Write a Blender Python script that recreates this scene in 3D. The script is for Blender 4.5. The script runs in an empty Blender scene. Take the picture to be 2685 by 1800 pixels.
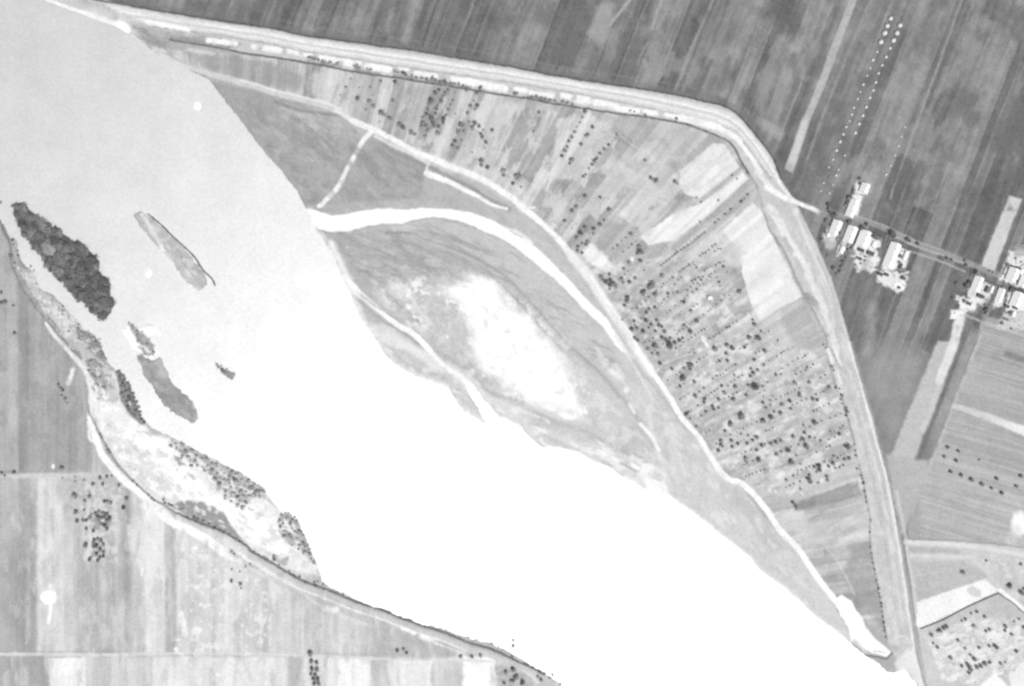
import bpy, math, random
import numpy as np
from mathutils import Vector
from mathutils.geometry import tessellate_polygon

# ---------------------------------------------------------------- camera, sky, sun
S = 0.5                       # metres per map unit (one map unit = one pixel of the survey photo)
W0, H0 = 2685.0, 1800.0
def P(x, y): return ((x - W0 / 2) * S, (H0 / 2 - y) * S)
sc = bpy.context.scene
HCAM = 1500.0
cd = bpy.data.cameras.new("Camera"); cam = bpy.data.objects.new("Camera", cd)
sc.collection.objects.link(cam); sc.camera = cam
cam.location = (0, 0, HCAM); cam.rotation_euler = (0, 0, 0)
cd.sensor_width = 36; cd.lens = 36 * HCAM / (W0 * S); cd.clip_start = 1; cd.clip_end = 40000

SUN_EL, SUN_AZ = math.radians(64), math.radians(150)      # azimuth clockwise from north (+Y)
w = bpy.data.worlds.new("World"); sc.world = w; w.use_nodes = True
nt = w.node_tree; nt.nodes.clear()
sky = nt.nodes.new('ShaderNodeTexSky'); sky.sky_type = 'NISHITA'; sky.sun_disc = False
sky.sun_elevation = SUN_EL; sky.sun_rotation = SUN_AZ
bw = nt.nodes.new('ShaderNodeRGBToBW'); bg = nt.nodes.new('ShaderNodeBackground'); wo = nt.nodes.new('ShaderNodeOutputWorld')
bg.inputs[1].default_value = 0.10
nt.links.new(sky.outputs[0], bw.inputs[0]); nt.links.new(bw.outputs[0], bg.inputs[0]); nt.links.new(bg.outputs[0], wo.inputs[0])
sl = bpy.data.lights.new("Sun", 'SUN'); sl.energy = 4.0; sl.angle = math.radians(0.5); sl.color = (1, 1, 1)
so = bpy.data.objects.new("Sun", sl); sc.collection.objects.link(so)
sd = Vector((math.cos(SUN_EL) * math.sin(SUN_AZ), math.cos(SUN_EL) * math.cos(SUN_AZ), math.sin(SUN_EL)))
so.rotation_euler = sd.to_track_quat('Z', 'Y').to_euler(); so.location = (300, -500, 800)
sc.view_settings.view_transform = 'Standard'; sc.view_settings.look = 'None'
sc.view_settings.exposure = 0.55; sc.view_settings.gamma = 1
sc.render.engine = 'CYCLES'
sc.cycles.filter_width = 2.5
K = 2.0                       # how bright an albedo of 1 lies in the picture (linear)

# ---------------------------------------------------------------- numpy painting of the land's own colour
rng = np.random.RandomState(7)
LAT = rng.rand(256, 256).astype(np.float32)
def vnoise(u, v):
    iu = np.floor(u).astype(np.int64); iv = np.floor(v).astype(np.int64)
    fu = (u - iu).astype(np.float32); fv = (v - iv).astype(np.float32)
    fu = fu * fu * (3 - 2 * fu); fv = fv * fv * (3 - 2 * fv)
    a = LAT[iv & 255, iu & 255]; b = LAT[iv & 255, (iu + 1) & 255]
    c = LAT[(iv + 1) & 255, iu & 255]; d = LAT[(iv + 1) & 255, (iu + 1) & 255]
    return (a * (1 - fu) + b * fu) * (1 - fv) + (c * (1 - fu) + d * fu) * fv * 1.0
def fbm(u, v, o=3):
    s = 0; a = 1; t = 0
    for k in range(o):
        s = s + a * vnoise(u * 2 ** k + 17.3 * k, v * 2 ** k + 5.1 * k); t += a; a *= 0.55
    return s / t * 2 - 1
STEP = 2.0
MX0, MX1, MY0, MY1 = -260.0, 2946.0, -220.0, 2020.0
gx = np.arange(MX0, MX1 + .1, STEP, dtype=np.float32); gy = np.arange(MY0, MY1 + .1, STEP, dtype=np.float32)
X0, Y0 = np.meshgrid(gx, gy); NY, NX = X0.shape
# every outline wanders a little, as on real ground
X = X0 + 1.6 * fbm(X0 / 45, Y0 / 45, 2) + 1.5 * fbm(X0 / 9 + 31, Y0 / 9, 3); Y = Y0 + 1.6 * fbm(X0 / 45 + 90, Y0 / 45 + 44, 2) + 1.5 * fbm(X0 / 9 + 71, Y0 / 9 + 12, 3)
TONE = np.full((NY, NX), 178.0, np.float32)
CLS = np.zeros((NY, NX), np.int8)
CN = ['ground', 'farmland', 'levee', 'dirt_road', 'sand_bank', 'river_island', 'farmyard', 'dirt_path']

def catmull(pts, n=6):
    pts = [np.array(p, float) for p in pts]
    if len(pts) < 3: return pts
    q = [2 * pts[0] - pts[1]] + pts + [2 * pts[-1] - pts[-2]]
    out = []
    for i in range(1, len(q) - 2):
        for k in range(n):
            t = k / n
            a, b, c, d = q[i - 1], q[i], q[i + 1], q[i + 2]
            out.append(.5 * ((2 * b) + (-a + c) * t + (2 * a - 5 * b + 4 * c - d) * t * t + (-a + 3 * b - 3 * c + d) * t ** 3))
    out.append(pts[-1]); return out
def window(pts, m):
    xs = [p[0] for p in pts]; ys = [p[1] for p in pts]
    i0 = max(0, int((min(xs) - m - MX0) / STEP)); i1 = min(NX, int((max(xs) + m - MX0) / STEP) + 2)
    j0 = max(0, int((min(ys) - m - MY0) / STEP)); j1 = min(NY, int((max(ys) + m - MY0) / STEP) + 2)
    return slice(j0, j1), slice(i0, i1)
def seg_d(x, y, a, b):
    dx, dy = b[0] - a[0], b[1] - a[1]; L = dx * dx + dy * dy + 1e-9
    t = np.clip(((x - a[0]) * dx + (y - a[1]) * dy) / L, 0, 1)
    return np.sqrt((x - a[0] - t * dx) ** 2 + (y - a[1] - t * dy) ** 2), t
def sdf_poly(pts, m=20):
    """positive inside; returned with its window"""
    win = window(pts, m); x, y = X[win], Y[win]
    d = np.full(x.shape, 1e6, np.float32); ins = np.zeros(x.shape, bool)
    n = len(pts)
    for i in range(n):
        a, b = pts[i], pts[(i + 1) % n]
        d = np.minimum(d, seg_d(x, y, a, b)[0])
        if a[1] != b[1]:
            c = ((a[1] > y) != (b[1] > y)) & (x < (b[0] - a[0]) * (y - a[1]) / (b[1] - a[1]) + a[0])
            ins ^= c
    return np.where(ins, d, -d), win
def put(win, al, tone, cls=None):
    TONE[win] = TONE[win] * (1 - al) + tone * al
    if cls is not None: CLS[win] = np.where(al > .5, cls, CLS[win])
def poly(pts, tone, soft=3, rough=0, rs=14, op=1, cls=None, smooth=False, mott=0, ms=9):
    if smooth: pts = catmull(list(pts) + [pts[0]], 4)[:-1]
    d, win = sdf_poly(pts, soft + rough + 4)
    x, y = X[win], Y[win]
    if rough: d = d + rough * fbm(x / rs, y / rs, 4)
    al = np.clip(d / (2 * soft) + .5, 0, 1) * op
    t = tone + (mott * fbm(x / ms + 9, y / ms, 3) if mott else 0) + 6 * fbm(x / 30 + 2, y / 30, 3)
    put(win, al, t, cls)
def stroke(pts, wd, tone, soft=2.1, op=1, rough=0, rs=10, cls=None, brk=0, w2=None, t2=None, fade=0):
    """a worn strip on the ground: wd -> w2 wide, tone -> t2 along its length"""
    q = catmull(pts); w2 = wd if w2 is None else w2; t2 = tone if t2 is None else t2
    win = window(q, max(wd, w2) / 2 + soft + rough + 4); x, y = X[win], Y[win]
    best = np.full(x.shape, 1e6, np.float32); pos = np.zeros(x.shape, np.float32); n = len(q) - 1
    for i in range(n):
        d, t = seg_d(x, y, q[i], q[i + 1]); m = d < best
        best[m] = d[m]; pos[m] = ((i + t) / n)[m]
    hw = (wd + (w2 - wd) * pos) / 2
    if rough: best = best + rough * fbm(x / rs, y / rs, 3)
    al = np.clip((hw - best) / (2 * soft) + .5, 0, 1)
    if wd < 2 * soft: al = np.clip((hw + soft - best) / (2 * soft), 0, 1)
    if brk: al = al * np.clip(.5 + brk * fbm(x / 13 + 3, y / 13 + 8, 2) * 2 + .3, 0, 1)
    if fade: al = al * np.clip(np.minimum(pos, 1 - pos) / fade, 0, 1)
    al = al * np.clip(.93 + .3 * fbm(x / 11 + 7, y / 11, 3), 0, 1); put(win, al * op, tone + (t2 - tone) * pos + 7 * fbm(x / 7, y / 7 + 4, 3), cls)
def soften(a):
    p = np.pad(a, 1, mode='edge'); return (p[:-2, 1:-1] + p[2:, 1:-1] + p[1:-1, :-2] + p[1:-1, 2:] + 2 * p[1:-1, 1:-1]) / 6
def parcels(v, u, wmin, wmax, lmin, lmax, seed):
    """narrow ploughed strips: v across, u along; returns -1..1 per parcel and a thin balk line between them"""
    r = np.random.RandomState(seed); v0, v1 = float(v.min()), float(v.max()); e = [v0 - 1]
    while e[-1] < v1: e.append(e[-1] + r.uniform(wmin, wmax))
    e = np.array(e); k = np.clip(np.searchsorted(e, v) - 1, 0, len(e) - 2); off = r.uniform(0, 4000, len(e))[k]; ln = r.uniform(lmin, lmax, len(e))[k]
    c = np.floor((u + off) / ln).astype(int); val = r.rand(4096)[(k * 131 + c * 17) & 4095] * 2 - 1
    edge = np.minimum(v - e[k], e[k + 1] - v); fr = r.rand(len(e))[k]
    return soften(val.astype(np.float32)), edge, fr
def speckle(pts, tone, th=.1, gain=5, sc_=14, op=1, edge=14, sx=1, ang=0, seed=0):
    """patches of another soil or growth scattered through an area"""
    d, win = sdf_poly(pts, edge); x, y = X[win], Y[win]; c, s_ = math.cos(ang), math.sin(ang)
    n = fbm((c * x + s_ * y) / (sc_ * sx) + seed * 7.7, (-s_ * x + c * y) / sc_ + seed * 3.1, 4)
    al = np.clip((n - th) * gain, 0, 1) * np.clip(d / edge, 0, 1) * op
    put(win, al, tone)
def blob(x0, y0, rx, ry, tone, soft=3, rough=0, ang=0, op=1, cls=None, rs=10):
    pts = [(x0 + rx * math.cos(t) * math.cos(ang) - ry * math.sin(t) * math.sin(ang),
            y0 + rx * math.cos(t) * math.sin(ang) + ry * math.sin(t) * math.cos(ang)) for t in [k * math.pi / 8 for k in range(16)]]
    poly(pts, tone, soft, rough, rs, op, cls)
def T(ox, oy, pts): return [(ox + p[0] / 3.336, oy + p[1] / 3.336) + tuple(p[2:]) for p in pts]
C1, C2, C3, C4 = 0, 660, 1320, 1985
R1, R2, R3, R4 = 0, 450, 900, 1330

# ---------------------------------------------------------------- shorelines
north_shore = [(100,-20),(120,8),(180,28),(240,52),(300,72),(335,92),(372,118),(395,136),(450,165),(500,190),(545,213),(565,240),(600,285),
 (640,335),(675,385),(700,412),(735,450),(750,471),(774,501),(795,543),(807,561),(816,591),(852,645),(870,672),(897,735),(915,768),(930,810),
 (948,846),(975,885),(1005,933),(1035,960),(1080,987),(1128,1005),(1170,1020),(1197,1062),(1212,1080),(1245,1101),(1269,1117),(1284,1117),
 (1272,1100),(1257,1068),(1236,1035),(1222,1003),(1239,1015),(1275,1062),(1305,1095),(1360,1119),(1380,1146),(1419,1176),(1470,1179),(1515,1191),
 (1560,1218),(1590,1227),(1635,1257),(1659,1269),(1690,1290),(1731,1292),(1755,1305),(1785,1329),(1830,1360),(1875,1396),(1920,1432),(1965,1465),
 (1989,1498),(2020,1522),(2060,1549),(2090,1576),(2120,1606),(2165,1642),(2195,1663),(2225,1690),(2264,1722),(2303,1745),(2324,1768),(2350,1768),
 (2372,1762),(2400,1795),(2440,1850),(2470,1900)]
NORTH = [(-400,-230),(40,-60),(100,-20)] + north_shore[1:] + [(2530,2200),(3100,2200),(3100,-400),(-400,-400)]
south_shore = [(-120,470),(-20,540),(0,570),(20,600),(30,622),(45,628),(50,660),(62,690),(93,712),(105,753),(144,771),(168,798),(195,828),(222,861),
 (252,879),(267,900),(270,915),(285,945),(303,969),(324,978),(345,1014),(363,1053),(370,1086),(387,1107),(420,1128),(456,1146),(510,1173),(570,1206),
 (630,1236),(690,1274),(708,1299),(723,1323),(740,1342),(759,1338),(786,1369),(801,1405),(816,1444),(837,1486),(845,1520),(870,1540),(915,1560),(960,1580),
 (1035,1606),(1095,1630),(1170,1650),(1230,1670),(1290,1684),(1335,1706),(1395,1740),(1449,1773),(1480,1800),(1530,1850),(1560,1900)]
SOUTH = [(-400,330)] + south_shore + [(1720,2200),(-400,2200)]
I1 = [(30,534),(54,532),(72,540),(96,570),(120,582),(156,603),(186,627),(222,642),(240,663),(261,684),(265,720),(288,750),(294,780),(303,801),(291,825),
 (276,846),(249,828),(195,774),(144,720),(99,669),(60,618),(42,582),(33,552)]
I2 = [(342,564),(369,550),(387,561),(435,597),(468,630),(498,663),(528,702),(549,738),(546,753),(516,768),(480,735),(444,684),(390,630),(360,591)]
I3 = [(348,924),(375,930),(399,942),(420,930),(441,972),(456,1008),(486,1032),(510,1053),(522,1092),(510,1116),(471,1098),(426,1068),(402,1026),(372,984)]
I3b = [(336,846),(350,852),(372,870),(405,905),(404,935),(380,930),(358,890)]
I4 = [(561,949),(597,966),(621,984),(612,1002),(588,990),(564,966)]
BAR = [(310,858),(335,845),(372,848),(405,850),(432,878),(415,885),(390,880),(412,905),(420,925),(400,945),(365,935),(340,905),(322,885)]
LAND = np.full((NY, NX), -1e6, np.float32)
for pg, rough in ((NORTH,2.5),(SOUTH,5),(I1,5),(I2,6),(I3,6),(I3b,5),(I4,5),(BAR,8)):
    d, win = sdf_poly(pg, 30); d = d + rough * fbm(X[win] / 10, Y[win] / 10, 4)
    LAND[win] = np.maximum(LAND[win], d)
for bx, by, br in ((517,278,14),(310,693,4),(388,716,14),(318,516,5),(310,706,3)):
    d = br - np.sqrt((X - bx) ** 2 + ((Y - by) * .85) ** 2) + 1.5 * fbm(X / 6, Y / 6, 2); LAND[:] = np.maximum(LAND, d)

# ---------------------------------------------------------------- fields beyond the levee (north-east)
levee_n = [(150,-30),(249,0),(441,33),(570,55),(700,73),(810,96),(990,120),(1152,144),(1360,180),(1500,207),(1650,229),(1800,255),(1905,282),(1950,318),
 (2020,405),(2048,470),(2072,510),(2096,549),(2141,636),(2177,720),(2201,801),(2234,920),(2255,999),(2288,1104),(2312,1200),(2336,1290),(2349,1370),
 (2360,1414),(2381,1516),(2399,1645),(2417,1735),(2432,1800),(2460,1900)]
far = [(-400,-190)] + levee_n + [(2520,2200),(3100,2200),(3100,-400),(-400,-400)]
poly(far, 129, 2, cls=1)
d, win = sdf_poly(far, 5); x, y = X[win], Y[win]; m = np.clip(d / 4, 0, 1)
ua, va = (-.36 * x + .933 * y), (.933 * x + .36 * y)
st = 20 * fbm(va / 38, ua / 380, 3) + 13 * fbm(va / 8 + 50, ua / 200, 3) + 15 * fbm(x / 120, y / 85, 5) + 7 * fbm(x / 16, y / 13, 3) + 9 * fbm(va / 14, ua / 60, 3)
TONE[win] += m * st * np.clip((1150 - y) / 300, .25, 1)
pv_, eg_, fr_ = parcels(va, ua, 16, 62, 500, 1500, 21); TONE[win] += m * 15 * pv_ * np.clip((1150 - y) / 300, .2, 1); TONE[win] += m * np.clip(2.2 - eg_, 0, 1) * np.where(fr_ > .62, 20, np.where(fr_ < .35, -22, 0)) * np.clip((1150 - y) / 300, 0, 1)
pv_, eg_, fr_ = parcels(va, ua, 3, 9, 150, 700, 22); TONE[win] += m * 6 * pv_
def tr(x0, y0, pts): return [(x0 + p[0], y0 + p[1]) for p in pts]
# darker / paler plots
poly([(1500,-20),(1585,-20),(1542,84),(1500,180),(1440,165),(1470,90)], 112, 6, 6, op=.8)
poly([(1578,10),(1612,10),(1590,90),(1578,129),(1539,87)], 168, 5, 5, op=.8)
for pts, wd, t in (([(1152,-10),(1107,120)],7,98),([(1182,-10),(1128,122)],5,105),([(855,-10),(822,75)],5,108),([(1866,-10),(1797,141),(1761,231)],5,106),
  ([(1882,-10),(1842,84),(1782,237)],5,108),([(1874,-10),(1818,115),(1771,235)],6,158),([(1734,30),(1692,105),(1659,168)],14,118),([(1659,-10),(1599,66)],7,182),
  ([(1738,-10),(1710,75)],7,180),([(1700,110),(1672,160)],5,152),([(1700,200),(1690,160)],12,155)):
    stroke(pts, wd, t, 2.2, op=.9)
for pts, wd, t in (([(1998,-10),(1959,90),(1917,168),(1899,249)],24,166),([(962,-10),(948,24),(930,66)],15,166),([(1100,-10),(1088,20),(1059,105)],18,168),
  ([(1029,27),(1014,87)],16,158),([(884,50),(872,72)],14,156),([(2080,120),(2060,205)],26,160),([(2125,130),(2100,200)],20,150),([(1998,320),(2040,350)],26,172),
  ([(2429,168),(2384,279),(2354,339)],28,160),([(2020,200),(2000,290)],22,150),([(1352,30),(1328,90)],8,152)):
    stroke(pts, wd, t, 7, op=.75, rough=5)
for x0, y0, rx, ry in ((2060,45,34,44),(2078,85,20,20),(2665,310,30,50),(2540,265,45,28),(2200,50,10,40),(1960,260,25,30),(1440,40,40,30),(520,15,35,18),(2300,400,22,30),(2460,8,24,14),(2545,520,24,26)):
    blob(x0, y0, rx, ry, 106, 14, 12, op=.6)
stroke([(2536,-40),(2440,225),(2351,470),(2335,520)], 6, 160, 2.2)
stroke([(2520,-10),(2480,105),(2400,300),(2370,370)], 5, 118, 2.5, op=.6)
stroke([(2635,270),(2600,360),(2560,470)], 4, 158, 2.5, op=.6)
stroke([(2420,500),(2402,560),(2360,640)], 3, 160, 2, op=.4)
stroke(tr(5,-7,levee_n[1:18]), 16, 122, 4, op=.6)
stroke(tr(12,-24,levee_n[4:15]), 3, 150, 2, op=.5)
# lower right fields
poly([(2238,960),(2300,900),(2440,935),(2387,1065),(2342,1194)], 158, 34, 14, rs=40, op=.8)
FR = [(2585,830),(2800,880),(3100,960),(3100,1460),(2800,1450),(2600,1428),(2385,1412),(2423,1257),(2465,1155),(2510,1035),(2564,900)]
poly(FR, 176, 4); d, win = sdf_poly(FR, 4); x, y = X[win], Y[win]
TONE[win] += np.clip(d / 4, 0, 1) * (17 * fbm((-.28 * x + .96 * y) / 5, (.96 * x + .28 * y) / 240, 2) + 8 * fbm((-.28 * x + .96 * y) / 38, (.96 * x + .28 * y) / 300, 2) + (y - 1100) * .022)
poly([(2459,895),(2516,895),(2477,1005),(2429,1122),(2395,1215),(2342,1260),(2335,1200),(2387,1065)], 194, 4, 3)
stroke([(2520,820),(2500,900),(2462,999)], 26, 228, 3, w2=22, rough=2)
stroke([(2462,1000),(2440,1090),(2420,1125)], 14, 212, 5, op=.6, rough=5)
stroke([(2560,850),(2543,900),(2475,1080),(2414,1245)], 24, 163, 3, op=.9, fade=.3)
stroke([(2575,850),(2564,900),(2510,1035),(2465,1155),(2423,1257)], 9, 198, 3, brk=.2)
stroke([(2501,1065),(2585,1092),(2645,1116),(2690,1133),(2790,1170)], 14, 205, 3, w2=28, t2=253)
stroke([(2640,928),(2700,950)], 16, 128, 5, op=.9)
poly([(2646,514),(2680,522),(2607,712),(2570,700)], 208, 3, 1)
stroke([(2700,560),(2672,640)], 10, 150, 3)
poly([(2322,1190),(2440,1210),(2425,1262),(2402,1345),(2362,1405),(2340,1300)], 184, 5, 4)
poly([(2384,1345),(2414,1345),(2412,1408),(2440,1412),(2378,1412)], 172, 4)
blob(2675,1375,24,32, 248, 6, 6); stroke([(2665,1390),(2650,1420)], 26, 215, 6, op=.6)
LR = [(2372,1416),(2540,1422),(2800,1445),(3100,1470),(3100,2200),(2540,2200),(2450,1900),(2405,1660)]
poly(LR, 204, 3, mott=10, ms=20)
stroke([(2375,1423),(2525,1430),(2685,1456),(2790,1480)], 12, 224, 3)
stroke([(2375,1414),(2540,1420),(2685,1436),(2790,1450)], 3, 158, 1.4)
stroke([(2384,1442),(2510,1447)], 13, 184, 3); stroke([(2390,1458),(2555,1462)], 8, 220, 3)
poly([(2390,1474),(2525,1471),(2594,1510),(2570,1525),(2405,1579)], 190, 3, mott=8)
stroke([(2392,1512),(2500,1492)], 4, 206, 2, op=.7)
stroke([(2555,1470),(2590,1505),(2640,1560)], 7, 218, 3, op=.8)
blob(2640,1500,28,40, 194, 8, 8, op=.7)
for k in range(5): stroke([(2600+k*14,1480+k*6),(2588+k*14,1520+k*6)], 3, 215, 2, op=.5)
poly([(2402,1579),(2582,1520),(2620,1550),(2412,1650),(2402,1640)], 244, 3)
blob(2556,1552,20,12, 214, 3, 4, ang=.5)
poly([(2414,1650),(2617,1556),(2700,1622),(2640,1640),(2560,1600),(2500,1640)], 196, 3, mott=6)
poly([(2430,1680),(2540,1625),(2600,1625),(2720,1640),(2740,1720),(2560,1790),(2480,1760)], 218, 12, 14, mott=22, ms=8)
stroke([(2622,1548),(2690,1603),(2790,1690)], 10, 250, 1.6, cls=3)
stroke([(2412,1649),(2470,1627),(2540,1590),(2617,1556)], 3, 118, 1.2); stroke([(2617,1556),(2655,1582),(2690,1613),(2790,1700)], 3, 118, 1.2)
poly([(2555,1810),(2611,1762),(2650,1810),(2670,1900),(2500,1900)], 248, 2.5); poly([(2645,1772),(2690,1748),(2790,1700),(2790,1900),(2680,1900)], 238, 3)

# ---------------------------------------------------------------- the land inside the levee
INS = [(405,126),(700,150),(1035,206),(1360,257),(1680,308),(1806,330),(1890,362),(1920,381),(1941,420),(1989,489),(2036,624),(2087,729),(2129,810),
 (2180,920),(2207,1041),(2240,1161),(2261,1254),(2282,1360),(2300,1540),(2324,1672),(2280,1640),(2180,1560),(2090,1438),(2003,1345),(1944,1266),(1890,1236),(1830,1143),
 (1755,1041),(1671,920),(1605,819),(1545,726),(1455,618),(1374,549),(1260,470),(1104,405),(984,342),(888,294),(700,240),(540,192)]
poly(INS, 187, 3); d, win = sdf_poly(INS, 3); x, y = X[win], Y[win]
k = np.clip((x - 1300) / 500, 0, 1); ca, sa = -.42 - .42 * k, .907 - .36 * k; q = np.sqrt(ca * ca + sa * sa); ca, sa = ca / q, sa / q
u, v = ca * x + sa * y, -sa * x + ca * y
INSM = np.clip(d / 3, 0, 1)
TONE[win] += INSM * (13 * fbm(v / 20, u / 260, 3) + 10 * fbm(x / 40, y / 40, 4) + 8 * fbm(v / 6, u / 70, 3))
fx, fy = x - 634, 1728 - y; ph = np.arctan2(fx, fy) * 1500; rh = np.hypot(fx, fy)
pv_, eg_, fr_ = parcels(ph, rh, 11, 34, 110, 360, 4); TONE[win] += INSM * 23 * pv_; TONE[win] += INSM * np.clip(1.8 - eg_, 0, 1) * np.where(fr_ > .6, 16, np.where(fr_ < .3, -16, 0))
pv_, eg_, fr_ = parcels(ph, rh, 5, 12, 60, 200, 9); TONE[win] += INSM * 6 * pv_
poly([(822,190),(860,190),(850,265),(812,245)], 204, 6, 5, op=.8)
poly([(480,135),(690,160),(800,200),(780,240),(640,215),(560,190)], 160, 6, 5, op=.7)
stroke([(918,196),(870,285)], 14, 208, 3, rough=2); stroke([(955,205),(930,250)], 9, 205, 4, op=.7)
poly([(870,272),(905,262),(915,315),(880,300)], 208, 6, 5, op=.8)
poly([(1075,225),(1140,222),(1095,340),(1010,330),(1030,270)], 178, 6, 4, op=.7)
poly([(1145,225),(1180,232),(1140,360),(1095,350)], 148, 6, 6, op=.55)
poly([(1215,232),(1240,238),(1220,310),(1200,320)], 210, 6, 5, op=.8)
poly([(1270,250),(1310,255),(1345,290),(1300,360),(1250,320)], 205, 7, 5, op=.8)
poly([(1393,270),(1420,272),(1370,400),(1340,470),(1310,460)], 176, 5, 3, op=.8)
poly([(1465,310),(1545,300),(1618,352),(1585,390),(1520,470),(1440,470)], 212, 4, 4, op=.75)
stroke([(1544,296),(1488,417)], 13, 224, 2.5); stroke([(1490,345),(1445,470),(1435,500)], 7, 222, 2.5, op=.9); stroke([(1442,295),(1400,400)], 7, 218, 3, op=.8)
stroke([(1535,262),(1528,292)], 9, 236, 2.5, cls=7)
poly([(1560,300),(1620,340),(1640,350),(1700,400),(1800,450),(1880,375),(1800,335),(1680,312)], 184, 5, 4, op=.6)
stroke([(1620,352),(1680,395),(1730,430)], 4, 212, 2.5, op=.6)
poly([(1600,420),(1690,390),(1760,440),(1740,520),(1620,500)], 202, 14, 10, op=.7)
poly([(1870,375),(1900,379),(1939,440),(1887,482),(1832,522),(1795,508),(1782,480),(1784,448)], 230, 2, 1, mott=6)
stroke([(1916,459),(1862,500),(1828,528)], 7, 196, 2, op=.7); stroke([(1912,400),(1800,480)], 4, 240, 2, op=.7); stroke([(1925,425),(1830,500)], 4, 216, 2, op=.7)
poly([(1945,448),(1962,470),(1854,570),(1764,630),(1700,645),(1680,621),(1770,558),(1830,537),(1880,505)], 234, 2.5, 1.5)
stroke([(1942,452),(1880,500),(1827,535)], 9, 196, 3, op=.8, brk=.2)
stroke([(1960,482),(1900,540),(1800,624),(1770,650)], 16, 180, 2.5, w2=20)
stroke([(1848,609),(1810,640),(1770,666),(1734,697)], 4, 132, 1.6, rough=1)
poly([(1565,600),(1600,570),(1690,640),(1700,700),(1620,700),(1575,650)], 182, 8, 5, op=.6)
poly([(1549,640),(1580,660),(1612,703),(1580,712),(1540,680),(1528,665)], 238, 4, 6)
blob(1657,681,5,7, 252, 2, 2)
poly([(1973,530),(1996,551),(2031,630),(2060,690),(2085,745),(2103,777),(2045,810),(1990,843),(1968,790),(1950,735),(1942,690),(1925,643),(1893,606)], 233, 2.2, 1.2, mott=5, ms=25)
poly([(1893,606),(1925,643),(1944,692),(1900,700),(1862,640)], 220, 6, 3, op=.8, mott=8)
poly([(1860,610),(1900,620),(1950,660),(1938,700),(1850,690),(1790,700),(1780,670)], 208, 8, 6, op=.8, mott=10)
poly([(2045,812),(2107,780),(2150,850),(2168,905),(2100,930),(2060,880)], 186, 4, 3)
poly([(1995,845),(2045,815),(2075,905),(2010,930)], 208, 8, 8, op=.8)
poly([(1755,834),(1788,814),(1805,849),(1788,870),(1760,867)], 152, 4, 2)
poly([(1836,806),(1925,785),(1965,822),(1870,872)], 176, 4, 3)
for pg in ([(1560,715),(1700,680),(1860,700),(1930,720),(1945,800),(1820,880),(1700,900),(1650,860)], [(1670,930),(1800,880),(2000,850),(2140,930),(2200,1030),(2235,1150),(2240,1210),(2100,1300),(1980,1280),(1900,1220),(1830,1130),(1740,1010)]):
    poly(pg, 197, 12, 8, op=.55, mott=24, ms=11)
for a, b, wd, t in (((1800,1120),(2000,1020),13,180),((1845,1150),(1900,1110),12,172),((1700,905),(1860,800),4,222),((1720,960),(1890,900),4,224),((1880,1230),(1960,1150),5,224),
   ((1900,850),(1990,800),4,215),((2150,1178),(2215,1158),3,226),((2060,1120),(2130,1090),16,178),((2040,1150),(2090,1100),9,176),((1760,830),(1850,770),4,216),((1980,1190),(2080,1140),4,220)):
    stroke([a, b], wd, t, 2.2, op=.8)
poly([(2147,1182),(2213,1164),(2242,1200),(2225,1215),(2150,1218)], 176, 4, 2)
stroke([(1842,885),(1856,908)], 9, 244, 2, rough=2)
poly([(2084,1320),(2249,1258),(2256,1299),(2141,1332),(2099,1340)], 164, 3, 2); blob(2112,1328,30,12,148,6,4,ang=-.25,op=.8)
poly([(1970,1290),(2080,1240),(2260,1200),(2262,1250),(2084,1318),(2020,1335)], 196, 5, 4, op=.8)
poly([(2240,1425),(2283,1425),(2309,1590),(2330,1660),(2270,1600),(2210,1520)], 170, 8, 8, op=.8)
stroke([(2150,1420),(2200,1478),(2240,1560)], 4, 212, 2.5, op=.8); poly([(2150,1420),(2200,1400),(2235,1460),(2200,1475)], 206, 8, 5, op=.6)
poly([(2020,1350),(2100,1340),(2150,1400),(2120,1450),(2080,1420)], 203, 10, 6, op=.5)

# ---------------------------------------------------------------- river meadow between the track and the water
MD = [(545,213),(700,246),(888,300),(984,347),(1104,410),(1260,478),(1374,556),(1455,625),(1545,735),(1605,828),(1671,930),(1755,1050),(1830,1152),(1890,1245),(1944,1275),
 (2003,1355),(2090,1448),(2177,1570),(2240,1680),(2190,1700),(2000,1560),(1700,1340),(1500,1220),(1200,1120),(960,900),(840,640),(780,540)]
poly(MD, 178, 3); d, win = sdf_poly(MD, 3); x, y = X[win], Y[win]
TONE[win] += np.clip(d / 3, 0, 1) * (np.clip((x + y - 1300) / 1500, -.3, 1) * 30 + 9 * fbm((.6 * x - .8 * y) / 9, (.8 * x + .6 * y) / 70, 4) + 9 * fbm(x / 60, y / 50, 4))
poly([(548,216),(700,250),(888,300),(984,352),(1120,430),(1100,520),(800,540),(740,445),(640,330)], 166, 5, op=.8, mott=9, ms=22)
poly([(735,275),(840,285),(930,308),(1005,352),(960,362),(880,335),(800,345),(740,310)], 194, 10, 8, op=.8, mott=8)
stroke([(720,267),(780,288),(840,297),(894,303)], 9, 150, 3.5); stroke([(800,370),(850,450)], 8, 186, 4, op=.7)
stroke([(560,225),(640,300),(720,395)], 10, 158, 7, op=.5)
poly([(905,612),(1014,590),(1140,575),(1260,608),(1350,655),(1420,710),(1540,830),(1600,900),(1640,980),(1500,900),(1380,780),(1250,690),(1050,625)], 197, 4, 3)
poly([(850,600),(900,612),(1010,600),(1100,630),(1240,690),(1300,720),(1180,740),(1100,720),(1010,760),(930,700)], 176, 6, 5, op=.8, mott=9)
for pts in ([(1014,612),(1080,612),(1125,630),(1215,663),(1290,702),(1329,729),(1375,775),(1440,850),(1488,903),(1530,939),(1575,981),(1620,1032),(1650,1065),(1680,1110)],):
    stroke(pts, 7, 150, 2.5, t2=172)
    stroke(tr(6,14,pts), 26, 182, 9, op=.5)
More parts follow.
